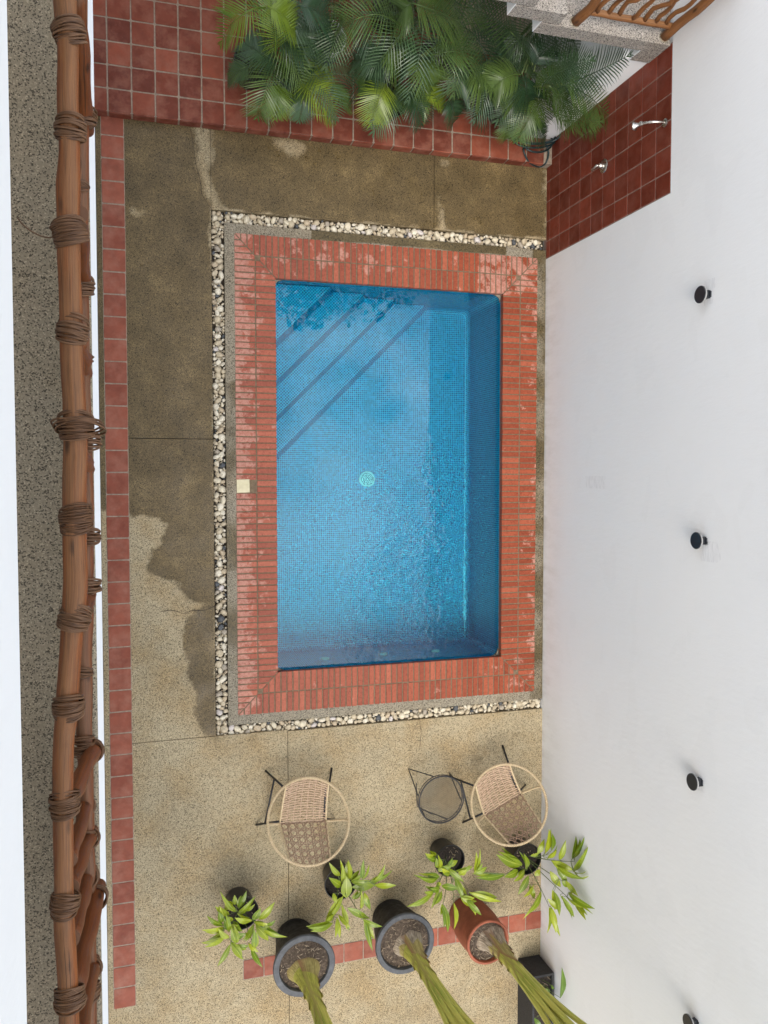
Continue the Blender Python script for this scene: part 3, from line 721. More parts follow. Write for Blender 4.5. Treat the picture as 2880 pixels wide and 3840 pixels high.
# recess it 3 mm behind the mosaic line
o = b.build('concrete_band', 'dark_concrete', pool)
for v in o.data.vertices: v.co.x += -.008 if v.co.x < 2.5 else .008; v.co.y += -.008 if v.co.y < 0 else .008
for cx, cy in Q0:
    sx = 1 if cx < 2.5 else -1; sy = 1 if cy < 0 else -1; r = .075
    P = [(cx - sx * .006, cy - sy * .006)] + [(cx + sx * (r - r * math.cos(t)) , cy + sy * (r - r * math.sin(t))) for t in (R_(a) for a in (90, 72, 54, 36, 18, 0))]
    P = [(cx - sx * .006, cy - sy * .006)] + [(cx + sx * r * (1 - math.sin(R_(a))), cy + sy * r * (1 - math.cos(R_(a)))) for a in (0, 18, 36, 54, 72, 90)]
    MB().prism(orient(P), -.09, -.074).build('corner_fillet', 'aggregate_grey', pool)
# fittings
dr = MB().lathe([(.0, .014), (.055, .014), (.086, .010), (.092, .0)], 32, (2.475, -.035, FLOOR + .001)); dr.build('main_drain', 'drain_white', pool)
dh = MB()
for ring, cnt in ((.016, 6), (.032, 10), (.048, 16)):
    for k in range(cnt):
        a = 6.283 * k / cnt + ring * 40; c = (2.475 + ring * math.cos(a), -.035 + ring * math.sin(a), FLOOR + .0155); dh.lathe([(.0068, 0), (.0001, .0003)], 8, c)
dh.lathe([(.063, 0), (.070, .0002)], 32, (2.475, -.035, FLOOR + .0140)); o = dh.build('drain_holes', 'drain_hole', pool)
for x, z in ((1.87, -.56), (2.52, -.60), (3.12, -.60)):
    j = MB().lathe([(.046, 0), (.046, .012), (.032, .022), (.014, .023), (.011, .006), (.001, .006)], 20); o = j.build('return_jet', 'jet_white', pool, None, False)
    o.location = (x - 2.5, PY0 - SI + .001, z); o.rotation_euler = (R_(-90), 0, 0)
lid = MB().prism(orient([(.909, -.162), (1.032, -.158), (1.030, -.030), (.907, -.034)]), -.04, .009, .004).build('skimmer_lid', 'cream_plastic', pool)
lr = MB(); lc = (.969, -.096, .0095)
lr.lathe([(.052, 0), (.052, .002), (.047, .002), (.047, 0)], 32, lc); lr.lathe([(.034, 0), (.034, .0015), (.031, .0015), (.031, 0)], 28, lc); lr.box((.955, -.11, .009), (.983, -.082, .0125)); lr.build('lid_ring', 'cream_plastic', lid)
# water
W = MB(); W.add([(PX0 - .003, PY0 - .003, WATER), (PX1 + .003, PY0 - .003, WATER), (PX1 + .003, PY1 + .003, WATER), (PX0 - .003, PY1 + .003, WATER)], [(0, 1, 2, 3)])
struct(W.build('water', 'water'))

# ------------------------------------------------------------------ raised tiled platform
plat = struct(empty('tiled_platform', (2, 3.9, 0)))
b = MB(); b.box((-.9, 3.264, -.1), (WX - .002, 5.4, .113)); b.build('platform_core', 'grout', plat)
TP = tile_mesh('tile', .1925, .1925, .012, 'tile_platform')
PX_ = -.22
for i in range(-3, 22):
    for j in range(0, 8):
        x = PX_ + (i + .5) * .206; y = 3.258 + (j + .5) * .206
        if x > WX - .05: continue
        if x > 3.0 and j > 4: continue
        o = link('tile', TP[random.randrange(4)], plat); o.location = (x - 2, y - 3.9, .119 + random.uniform(-.0008, .001)); o.rotation_euler = (random.uniform(-.003, .003), random.uniform(-.003, .003), random.uniform(-.006, .006))
TF = tile_mesh('tile', .1905, .108, .012, 'tile_platform')
for i in range(-3, 22):
    x = PX_ + (i + .5) * .206
    if x > WX - .05: continue
    o = link('tile', TF[random.randrange(4)], plat); o.location = (x - 2, 3.2535 - 3.9, .0585); o.rotation_euler = (R_(90) + random.uniform(-.012, .012), 0, 0)

# ------------------------------------------------------------------ white wall on the right with the shower tiles
wall = thing('boundary_wall', (4.3, -2, 0), 'tall white plastered wall along the right side of the pool', 'wall')
WT = 3.5
def wallgrid(y0, y1, z0, z1, name, x=WX):
    b = MB(); b.add([(x, y0, z0), (x, y1, z0), (x, y1, z1), (x, y0, z1)], [(0, 3, 2, 1)]); return b
b = MB(); b.box((WX, -9, -.1), (4.42, 2.309, WT)); b.box((WX, 2.309, 2.140), (4.42, 6.0, WT)); b.box((WX + .012, 2.309, -.1), (4.42, 6.0, 2.140)); b.build('plaster_face', 'plaster', wall)
b = MB(); b.box((WX + .002, 2.312, -.05), (WX + .011, 3.52, 2.137)); b.build('grout_bed', 'grout_panel', wall)
TWm = {}
def wtile(y0, y1, z0, z1):
    w, d = round(y1 - y0 - .0095, 4), round(z1 - z0 - .008, 4); k = (w, d)
    if k not in TWm: TWm[k] = tile_mesh('tile', w, d, .010, 'tile_panel')
    o = link('tile', TWm[k][random.randrange(4)], wall)
    # tile local x -> world -y... local z (face) -> world -x
    o.matrix_basis = Matrix.Translation((WX - 4.3 - .001 - random.uniform(0, .0012), (y0 + y1) / 2 + 2, (z0 + z1) / 2)) @ Matrix(((0, 0, -1, 0), (-1, 0, 0, 0), (0, 1, 0, 0), (0, 0, 0, 1))) @ Matrix.Rotation(random.uniform(-.006, .006), 4, 'X')
ZJ = [0.0, .0764] + [.2824 + .206 * k for k in range(9)] + [2.136]
ZJ = [.0, .0764] + [.0764 + .206 * k for k in range(1, 11)]
YJ = [2.315] + [2.494 + .206 * k for k in range(5)] + [3.515]
for a in range(len(ZJ) - 1):
    for c in range(len(YJ) - 1): wtile(YJ[c], YJ[c + 1], ZJ[a], ZJ[a + 1])
NTp = NT('plaster_patch'); NTp.base(NTp.ramp(NTp.noise(NTp.vmul(NTp.pos(), (1, 2, 9)), 6, 4), [(.35, (.70, .70, .70)), (.65, (.80, .80, .80))])).rough(.85); NTp.matte(.2)
rq = random.Random(4)
for (ya, yb, za, zb) in ((1.31, 1.50, 2.585, 2.70), (-.66, -.50, 2.60, 2.80), (-.53, -.47, 2.58, 2.66), (-.12, .0, .86, 1.22), (-2.47, -2.36, 2.585, 2.66)):
    P = [(ya, za)]
    for k in range(1, 7): P.append((ya + (yb - ya) * k / 6, za + rq.uniform(-.012, .012)))
    for k in range(6, -1, -1): P.append((ya + (yb - ya) * k / 6, zb + rq.uniform(-.03, .03)))
    b = MB(); b.add([(WX - .0008, y, z) for y, z in P] , [tuple(range(len(P)))[::-1]]); b.build('repaint_patch', 'plaster_patch', wall)
# ------------------------------------------------------------------ disc lamps
def disc_lamp(y, label):
    t = thing('wall_lamp', (WX, y * .989, 2.62), label, 'lamp', 'round black lamps along the white wall')
    r = .066
    for nm, mt, prof in (('disc', 'lamp_black', [(.0001, -.072), (r - .003, -.072), (r, -.069), (r, -.066)]), ('disc_edge', 'lamp_skylit_edge', [(r - .001, -.066), (r - .001, -.054), (r - .006, -.053), (.0001, -.053)])):
        b = MB().lathe([(a, z) for a, z in prof], 40); o = b.build(nm, mt, t, 40, False); o.rotation_euler = (0, R_(90), 0)
    b = MB(); b.box((-.053, -.030, -.010), (0.0, .030, .034)); o = b.build('bracket', 'lamp_black', t, None, False)
    b = MB(); b.box((-.012, -.024, .034), (-.001, .022, .047)); b.build('mount_plate', 'lamp_black', t, None, False)
for y, l in ((1.40, 'round black disc lamp on the white wall, the one nearest the red shower tiles'), (-.505, 'round black disc lamp on the white wall beside the middle of the pool'),
             (-2.423, 'round black disc lamp on the white wall level with the wicker chairs'), (-4.39, 'round black disc lamp on the white wall cut off by the bottom edge')): disc_lamp(y, l)
# ------------------------------------------------------------------ shower
t = thing('shower_valve', (WX, 2.885, 1.13), 'round steel shower valve with lever handle on the red tiles', 'shower valve')
def turned(nm, prof, par, mt='steel'):
    o = MB().lathe(prof, 32).build(nm, mt, par, 35, False); o.rotation_euler = (0, R_(-90), 0); return o
turned('flange', [(.062, .0), (.064, .005), (.058, .012), (.026, .016), (.0001, .016)], t); turned('hub', [(.024, .015), (.024, .050), (.020, .056), (.0001, .056)], t)
b = MB().tube([(-.05, 0, 0), (-.075, 0, -.01), (-.078, -.01, -.055), (-.076, -.015, -.085)], [.010, .012, .011, .013], 10); b.build('lever', 'steel', t, None, False)
t = thing('wall_shower', (WX, 2.905, 2.06), 'steel shower head on a short bent arm above the valve', 'shower head')
turned('flange', [(.034, .0), (.034, .008), (.016, .016), (.0001, .016)], t)
b = MB().tube(bez([(0, 0, 0), (-.10, 0, .005), (-.13, .005, -.03), (-.17, .01, -.10)], 12), .011, 12); b.build('arm', 'steel', t, None, False)
b = MB().lathe([(.014, .05), (.018, .04), (.018, .02), (.012, .012), (.024, -.012), (.036, -.026), (.036, -.035), (.0001, -.037)], 32); o = b.build('rose', 'steel', t, 35, False); o.location = (-.178, .012, -.125); o.rotation_euler = (0, R_(22), 0)

# ------------------------------------------------------------------ staircase with landing (top right)
YF = 3.5
stair = thing('staircase', (3.4, 4.0, 1.8), 'folded concrete staircase with exposed aggregate finish above the palms', 'staircase')
YB = 4.75
def zig(x0, x1, zb, zt, name='tread'):
    b = MB(); b.box((x0, YF, zb), (x1, YB, zt)); o = b.build(name, 'aggregate_stair', stair); return o
def white_under(x, z0, z1):      # white painted back of a riser, facing left
    b = MB(); b.box((x - .006, YF + .004, z0), (x - .0005, YB, z1 + .002)); b.build('riser_back', 'plaster_edge', stair)
zig(4.012, WX - .002, 1.815, 1.9745, 'landing_beam'); zig(3.029, WX - .002, 1.975, 2.112, 'landing')
white_under(4.012, 1.816, 1.9735)
xs = [3.029]; 
for k in range(1, 6):
    x1 = 3.029 - .2925 * (k - 1); x0 = x1 - .2925; zb = 1.975 + .157 * k
    b = MB(); b.box((x0, YF + .0015 * k, zb), (x1 + .14, YB, zb + .137)); b.build('tread', 'aggregate_stair', stair)
    white_under(x1, zb - .157 + .001, zb - .001)
b = MB(); b.box((3.95, YF + .014, .118), (WX + .008, YB, 1.814)); o = b.build('support_wall', 'plaster', stair)
backw = thing('unseen_back_wall', (2, 5.5, 0), 'unseen pale wall added behind the potted palms to bound the light', 'wall')
b = MB(); b.box((-1.5, 5.4, -.1), (4.42, 5.6, 3.4)); b.build('plaster_face', 'plaster', backw)  # out of view, added to bound the light from the rear
# ------------------------------------------------------------------ branch railing on the landing
rl = thing('branch_railing', (3.7, 3.54, 2.11), 'brown branch railing with wavy uprights on the stair landing', 'railing')
def wig(p0, p1, n, amp, seed):
    p0, p1 = Vector(p0), Vector(p1); out = []
    for i in range(n + 1):
        t = i / n; q = p0.lerp(p1, t); e_ = math.sin(math.pi * min(1, t * 1.0)) ** .5 if t not in (0, 1) else 0
        out.append(q + Vector((noise.noise(Vector((seed, t * 3.3, 0))), noise.noise(Vector((seed + 40, t * 3.3, 0))), 0)) * amp * e_)
    return out
for i, (x, y) in enumerate(((3.325, 3.555), (4.135, 3.56))):
    MB().tube(wig((x, y, 2.10), (x + .015, y + .02, 3.12), 10, .035, 11 + i), [.040, .039, .037, .036, .037, .036, .034, .035, .034, .033, .03], 12, True, .12, i).build('post', 'wood_stair', rl)
    MB().lathe([(.046, 0), (.044, .006), (.036, .010)], 16, (x, y, 2.112)).build('mortar_collar', 'aggregate_grey', rl)
MB().tube(wig((3.33, 3.575, 2.232), (4.13, 3.58, 2.235), 10, .012, 21), .026, 12, True, .1, 3).build('lower_rail', 'wood_stair', rl)
MB().tube(wig((3.28, 3.585, 2.93), (4.19, 3.59, 2.95), 10, .012, 25), .034, 12, True, .1, 4).build('top_rail', 'wood_stair', rl)
for i, x in enumerate((3.44, 3.535, 3.63, 3.75, 3.86, 3.96, 4.055)):
    MB().tube(wig((x, 3.58, 2.235), (x + random.uniform(-.02, .02), 3.59, 2.94), 9, .075, 31 + i * 3), [.019 * (1 - .03 * k) for k in range(10)], 10, True, .12, i).build('baluster', 'wood_stair', rl)
MB().tube(wig((3.31, 3.575, 2.47), (2.55, 3.58, 2.93), 8, .02, 77), .030, 12, True, .1, 8).build('sloping_rail', 'wood_stair', rl)
MB().tube(wig((4.15, 3.60, 2.94), (4.15, 4.7, 2.95), 8, .02, 78), .032, 12, True, .1, 9).build('side_rail', 'wood_stair', rl)

# ------------------------------------------------------------------ balcony slabs on the left and the log railing
LZ, RZ = 4.25, 5.15
bal = thing('balcony', (-1, 0, 3.6), 'lower balcony edge with exposed aggregate top and white painted fascia', 'balcony')
def lowwet(x, y): return 0
slab('aggregate_top', -2.0, -.192, -6, 5, bal, 'aggregate_terrace', LZ, .05, .06, lowwet)
b = MB(); b.box((-2.0, -6, 3.60), (-.186, 5, 4.199)); b.build('fascia', 'plaster_edge', bal)
b = MB().tube([(-.200, -6, LZ - .014), (-.200, 5, LZ - .014)], .0165, 12); o = b.build('rounded_edge', 'aggregate_terrace', bal)
at = o.data.attributes.new('wet', 'FLOAT', 'POINT')
up = thing('upper_slab', (-1, 0, 6.7), 'white edge of the upper balcony along the left border', 'balcony')
b = MB(); b.box((-2.4, -6, 6.66), (-.176, 5, 6.90)); b.build('slab_edge', 'plaster_edge', up)
fac = thing('house', (-2.5, 0, 0), 'unseen white house front behind the balconies, put in for the light', 'house')
b = MB(); b.box((-5.5, -8.5, -.1), (-2.01, 5.4, 10.5)); b.build('unseen_facade', 'plaster', fac)  # unseen front, placed for its effect on the light

rail = thing('log_railing', (-.24, 0, LZ), 'rustic log railing lashed with brown vines on the balcony edge', 'railing')
TR = []
for zf, rows in ((Z1, [(-60, 420, 63), (0, 420, 63), (250, 441, 60), (400, 442, 59), (600, 439, 58), (800, 445, 59), (1000, 449, 60), (1200, 441, 66), (1400, 443, 62)]),
                 (Z4, [(100, 446, 65), (300, 450, 63), (500, 457, 64), (900, 470, 63), (1100, 481, 64), (1400, 487, 66), (1650, 483, 67)]),
                 (ZL3, [(400, 484, 68), (700, 488, 70), (950, 470, 64), (1300, 444, 61), (1550, 430, 62)]),
                 (ZL4, [(100, 418, 59), (300, 411, 59), (700, 411, 57), (1000, 412, 56), (1300, 415, 57), (1500, 428, 58), (1700, 440, 57), (1950, 448, 56), (2100, 452, 56)])):
    for y, x, hw in rows:
        p = U(*zf(x, y), RZ); TR.append((p, hw * .57866 * 2.98 / FPX))
tp = spline([p for p, r in TR], 5); tr = []
for i in range(len(TR) - 1): tr += [TR[i][1] + (TR[i + 1][1] - TR[i][1]) * k / 5 for k in range(5)]
tr.append(TR[-1][1])
MB().tube(tp, tr, 20, True, .10, 2).build('top_rail', 'wood_top', rail)
LRz = LZ + .16
lp = [U(x, y, LRz) for x, y in ((296, -60), (297, 0), (303, 480), (301, 950), (309, 1400), (322, 1820), (321, 2300), (316, 2700), (328, 3200), (334, 3840), (336, 4000))]
lq = spline(lp, 8); MB().tube(lq, [.031 + .004 * noise.noise(Vector((i * .23, 1, 1))) for i in range(len(lq))], 16, True, .14, 5).build('lower_rail', 'wood_low', rail)
POSTS = [((325, 492), (287, -40), .030), ((318, 1085), (300, 800), .028), ((322, 1400), (300, 1270), .026), ((330, 1760), (296, 1690), .028), ((338, 2230), (300, 2340), .028),
         ((356, 2795), (262, 3010), .032), ((326, 2998), (262, 3225), .028), ((342, 3120), (262, 3330), .031), ((335, 3262), (268, 3520), .031), ((366, 3325), (282, 3715), .036), ((346, 3600), (296, 3905), .032)]
for i, (a, c, r) in enumerate(POSTS):
    A = U(*a, LZ + .05); Bp = U(*c, RZ - .05); MB().tube(wig(A, Bp, 10, .014, 51 + i), [r * (1 + .10 * math.sin(k * 1.3 + i)) * (1 - .012 * k) for k in range(11)], 14, True, .14, 12 + i).build('strut', 'wood_low', rail)
def lashing(c, axis, r, nl, span, seed, vr=.0042, ecc=1.0, off=Vector((0, 0, 0)), tail=False):
    rs = random.Random(seed); axis = axis.normalized(); s1 = axis.cross(Vector((0, 0, 1))).normalized(); s2 = s1.cross(axis) * 1.0; mb = MB()
    for k in range(nl):
        t = (k + .5) / nl - .5; cross = rs.random() < .22
        bulge = (1.5 * t + rs.gauss(0, .06)) if not cross else rs.uniform(-.55, .55); tw = rs.uniform(-.16, .16); pts = []; rr = r + vr * ((.7 + rs.random() * .8) if not cross else 2.1)
        for j in range(25):
            a = 6.2832 * j / 24 + .3; q = s1 * math.cos(a) * rr * ecc + s2 * math.sin(a) * rr
            pts.append(c + off + q + axis * (t * span * (.75 if not cross else .5) + math.sin(a) * bulge * r * .62 + math.cos(a) * tw * r + rs.gauss(0, .0004)))
        mb.tube(pts, vr * rs.uniform(.85, 1.1), 6, False, 0, k)
    if tail:
        a = c + off + s1 * r * 1.2; mb.tube(bez([a, a + s1 * .03 + axis * .02, a + s1 * .09 - axis * .03, a + s1 * .10 - axis * .07], 10), vr * .6, 6)
    return mb
LASH = [(257, 104, 0), (258, 486, 0), (257, 868, 1), (264, 1243, 0), (282, 1600, 2), (287, 1950, 0), (281, 2308, 0), (248, 2660, 0), (239, 3018, 0), (236, 3392, 0), (256, 3745, 3)]
for i, (a, c, r) in enumerate(POSTS):
    if i in (1, 2, 3, 4): continue
    A = U(*a, LZ + .05); Bp = U(*c, RZ - .05); d = (Bp - A); lashing(A + d * .13, d, r * 1.12, 7, .04, 300 + i, .0042, 1.02).build('lashing', 'vine', rail)
def nearest(P, y): return min(range(len(P)), key=lambda i: abs(P[i].y - y))
for i, (x, y, k) in enumerate(LASH):
    p = U(x, y, RZ); j = nearest(tp, p.y); ax = (tp[min(j + 2, len(tp) - 1)] - tp[max(j - 2, 0)]); ax = -ax if ax.y > 0 else ax
    lr_ = random.Random(900 + i); ax = ax.normalized() + Vector((lr_.uniform(-.22, .22), 0, lr_.uniform(-.15, .15)))
    mb = lashing(tp[j], ax, tr[j] * 1.03, lr_.randint(14, 22), lr_.uniform(.074, .105), 100 + i, lr_.uniform(.0034, .0042), lr_.uniform(1.08, 1.2) if k == 0 else 1.26, Vector((.004, 0, -.004)), k == 1)
    if k == 2:
        for q in range(3): mb.tube([tp[j] + Vector((.012 + (.072 + .006 * q) * math.cos(a), .02 * math.sin(a * 1) + .03 * math.cos(a) * (.4 - .4 * q), .055 * math.sin(a) - .0)) for a in [6.283 * s_ / 24 for s_ in range(25)]], .0036, 6, False, 0, q)
    mb.build('lashing', 'vine', rail)
LL = [(322, 440, .045, 9), (302, 700, .036, 4), (316, 1075, .042, 10), (318, 1345, .036, 4), (342, 1655, .042, 8), (345, 2010, .036, 7), (340, 2200, .045, 9), (318, 2520, .036, 4), (316, 2790, .045, 8), (328, 3130, .038, 6), (345, 3385, .042, 7), (340, 3710, .042, 8)]
for i, (x, y, r, nl) in enumerate(LL):
    p = U(x, y, LRz); ax = Vector((0, -1, 0)); lashing(p + Vector((-.012, 0, 0)), ax, r, nl + 2, .0085 * nl, 200 + i, .0045, 1.0).build('lashing', 'vine', rail)

# ------------------------------------------------------------------ wicker chairs
def hoopchair():
    t = bpy.data.objects.new('wicker_chair', None); COL.objects.link(t); t.empty_display_size = .1
    Rr = .385; zc = .585; tilt = math.atan2(.33, .69)
    # local: +y is the front. hoop front low, back high
    def hoop(a): return Vector((Rr * math.sin(a), Rr * math.cos(a) * math.cos(tilt), zc - Rr * math.cos(a) * math.sin(tilt)))
    pts = [hoop(6.28318 * k / 72) for k in range(73)]
    b = MB(); b.tube(pts, .0115, 8, False); b.build('hoop', 'rattan_ring', t, None, False)
    b = MB()      # binding turns round the hoop
    for k in range(150):
        a = 6.28318 * k / 150; c = hoop(a); tg = (hoop(a + .01) - c).normalized(); n1 = Vector((0, 0, 1)) - tg * tg.z; n1.normalize(); n2 = tg.cross(n1)
        b.tube([c + (n1 * math.cos(q) + n2 * math.sin(q)) * .0125 + tg * .004 * math.sin(q) for q in [6.283 * s_ / 7 for s_ in range(8)]], .0042, 4, False)
    b.build('hoop_binding', 'rattan_ring', t, None, False)
    # seat surface: front edge on the hoop, crease low in the middle, back up to the hoop
    yC = -.115; zC = .335
    def seat(u, s_):      # u -1..1 across, s 0 front .. 1 crease
        w = .205 + .02 * s_; x = u * w; a = math.asin(max(-1, min(1, x / Rr))); F = hoop(a)
        y = F.y + (yC - F.y) * s_; z = F.z + (zC - F.z) * s_ - .035 * math.sin(math.pi * s_) * (1 - .3 * u * u); return Vector((x, y, z))
    def back(u, s_):
        w = .225 - .035 * s_; x = u * w; a = math.pi - math.asin(max(-1, min(1, x / Rr))); F = hoop(a)
        y = yC + (F.y - yC) * s_; z = zC + (F.z - zC) * s_ ** .85 - .02 * math.sin(math.pi * s_); return Vector((x, y, z))
    b = MB(); NR = 8; NW = 18
    for k in range(NR):
        u = -1 + 2 * k / (NR - 1); b.tube([seat(u, s_ / 10) for s_ in range(11)], .0045, 5)
    for j in range(NW):
        s_ = (j + .5) / NW; ph = j % 2; pts = []
        for k in range(NR * 2 - 1):
            u = -1 + k / (NR - 1); q = seat(u, s_); up = .0065 * (1 if ((k // 2) + ph) % 2 else -1) if k % 2 == 0 else 0
            pts.append(q + Vector((0, .0025 * math.sin(k * 1.9 + j), up)))
        b.tube(pts, .0066, 5)
    b.build('seat', 'rattan', t, None, False)
    b = MB(); nc = 6; nr = 6
    def seg(p, q, lift, r=.0042, n=8): b.tube([back(p[0] + (q[0] - p[0]) * i / n, p[1] + (q[1] - p[1]) * i / n) + Vector((0, lift * .5, lift)) for i in range(n + 1)], r, 5)
    for k in range(nc + 1):
        for d in (-.045, .045): 
            u = max(-1, min(1, -1 + 2 * k / nc + d)); seg((u, 0), (u, 1), .0, .0036, 10)
    for j in range(nr + 1):
        for d in (-.022, .022): s_ = max(0, min(1, j / nr + d)); seg((-1, s_), (1, s_), .004, .0036, 10)
    for k in range(-nr, nc + 1):
        for sgn in (1, -1):
            a = (k, 0) if sgn == 1 else (k + nr, 0); e_ = (k + nr, nr) if sgn == 1 else (k, nr); P = []
            for i in range(25):
                f_ = i / 24; cx = a[0] + (e_[0] - a[0]) * f_ + .5; cy = nr * f_
                if 0 <= cx <= nc: P.append((-1 + 2 * cx / nc, cy / nr))
            if len(P) > 2: b.tube([back(*q) + Vector((0, .006, .008)) for q in P], .0034, 5)
    b.build('backrest', 'rattan_back', t, None, False)
    for sx in (-1, 1):
        b = MB(); b.tube([seat(sx, s_ / 8) for s_ in range(9)] + [back(sx, s_ / 8) for s_ in range(1, 9)], .010, 7)
        b.build('side_frame', 'rattan_ring', t, None, False)
        h_ = hoop(math.pi / 2 * sx * 1.0); c = Vector((sx * .225, yC, zC)); b = MB(); b.tube(bez([c, c + Vector((sx * .07, 0, .03)), h_ + Vector((-sx * .02, -.01, -.05)), h_ + Vector((0, -.03, -.005))], 10), .0115, 8); b.build('arm_strut', 'rattan_ring', t, None, False)
        # legs
        top = Vector((sx * .205, yC + .02, zC - .012)); ff = Vector((sx * .335, .285, .008)); bf = Vector((sx * .40, -.25, .008)); seatf = seat(sx * .9, .18) + Vector((0, 0, -.014))
        for nm, q in (('leg', [ff, ff.lerp(seatf, .55) if sx < 0 else ff.lerp(top, .5), seatf if sx < 0 else top]), ('leg', [bf, bf.lerp(top, .5), top])):
            b = MB(); b.tube(q, .0105, 10); b.build(nm, 'black_metal', t, None, False)
        if sx < 0: b = MB(); b.tube([ff.lerp(seatf, .42), bf.lerp(top, .35)], .0095, 8); b.build('stretcher', 'black_metal', t, None, False)
        else: b = MB(); b.tube([seatf, top], .0095, 8); b.build('seat_rail', 'black_metal', t, None, False)
    return t
ch = hoopchair(); ch.location = (1.485, -3.215, 0); ch.rotation_euler = (0, 0, R_(-3.5))
tag(ch, 'round wicker hoop chair standing alone, facing the pool', 'chair', 'wicker hoop chairs by the pool')
c2 = ch.copy(); COL.objects.link(c2)
for part in list(ch.children):
    q = part.copy(); COL.objects.link(q); q.parent = c2
c2.location = (3.53, -3.295, 0); c2.rotation_euler = (0, 0, R_(24)); c2['label'] = 'round wicker hoop chair turned at an angle between the mesh table and white wall'

# ------------------------------------------------------------------ wire mesh side table
t = thing('side_table', (2.856, -3.224, 0), 'round black wire mesh side table next to the angled wicker chair', 'table'); tr_ = .236; tz = .45
b = MB(); b.tube([(tr_ * math.cos(6.2832 * k / 48), tr_ * math.sin(6.2832 * k / 48), tz) for k in range(49)], .007, 8, False); b.build('rim', 'black_metal', t, None, False)
b = MB(); b.tube([(tr_ * 1.0 * math.cos(6.2832 * k / 48), tr_ * math.sin(6.2832 * k / 48), tz - .04) for k in range(49)], .0045, 6, False); b.build('lower_ring', 'black_metal', t, None, False)
b = MB(); sp = .0175
for ang in (R_(30), R_(150), R_(90)):
    d = Vector((math.cos(ang), math.sin(ang), 0)); nrm = Vector((-d.y, d.x, 0)); k = -14
    while k <= 14:
        o_ = k * sp
        if abs(o_) < tr_ - .003:
            L = math.sqrt(tr_ ** 2 - o_ ** 2); b.tube([nrm * o_ - d * L + Vector((0, 0, tz)), nrm * o_ + d * L + Vector((0, 0, tz))], .0013, 4, False)
        k += 1
b.build('mesh_top', 'mesh_metal', t, None, False)
for a in (R_(138), R_(18), R_(258)):
    f_ = Vector((math.cos(a) * .27, math.sin(a) * .27, .006)); b = MB()
    e1 = Vector((math.cos(a + .55) * tr_, math.sin(a + .55) * tr_, tz - .04)); e2 = Vector((math.cos(a - .55) * tr_, math.sin(a - .55) * tr_, tz - .04))
    b.tube([e1, f_ + (e1 - f_) * .03, f_, f_ + (e2 - f_) * .03, e2], .0055, 8); b.build('leg', 'black_metal', t, None, False)
e = [Vector((math.cos(a) * tr_ * .96, math.sin(a) * tr_ * .96, .24)) for a in (R_(150), R_(215), R_(262))]
b = MB(); b.tube(e, .005, 6); b.build('brace', 'black_metal', t, None, False)

# ------------------------------------------------------------------ potted plants
def leaf_mesh(name, mat, k, curl=.10, fold=.22, prof=None):
    prof = prof or [(0, .10), (.12, .55), (.3, .95), (.45, 1.0), (.62, .86), (.8, .52), (.92, .22), (1, .01)]
    v = []; f = []; uv = []
    for t_, w in prof:
        bx = .05 * math.sin(t_ * 4 + k) * .6; z = curl * math.sin(t_ * math.pi) * (1 + .3 * math.sin(k)); wv = .05 * math.sin(t_ * 9 + k * 2)
        v += [(bx - w * .5, t_, z + fold * w * .16 + wv * .12), (bx, t_, z), (bx + w * .5, t_, z + fold * w * .16 - wv * .12)]
    for i in range(len(prof) - 1):
        a = 3 * i; t0, t1 = prof[i][0], prof[i + 1][0]
        f += [(a, a + 1, a + 4, a + 3), (a + 1, a + 2, a + 5, a + 4)]; uv += [[(0, t0), (.5, t0), (.5, t1), (0, t1)], [(.5, t0), (1, t0), (1, t1), (.5, t1)]]
    return MB().add(v, f, uv, True).mesh(name, mat)
LEAVES = [leaf_mesh('leaf', 'leaf_young', k) for k in range(5)]
LPL = [leaf_mesh('leaf', 'leaf_planter', k) for k in range(3)]
def put_leaf(par, loc, base, tip, w, meshes, roll=0.0):
    base, tip = Vector(base), Vector(tip); d = tip - base; L = d.length; y = d.normalized(); up = Vector((0, 0, 1)); x = y.cross(up)
    if x.length < .05: x = Vector((1, 0, 0))
    x.normalize(); z = x.cross(y); M3 = Matrix((x, y, z)).transposed() @ Matrix.Rotation(roll, 3, 'Y') @ Matrix.Diagonal((w, L, min(L, .25)))
    o = link('leaf', meshes[random.randrange(len(meshes))], par); o.matrix_basis = Matrix.Translation(base - Vector(loc)) @ M3.to_4x4(); return o
def clampwall(u, v, z, lim=4.165):
    p = U(u, v, z)
    if p.x > lim:
        d = ray(u, v); p = Vector((0, 0, CAMZ)) + d * (lim / d.x)
    return p
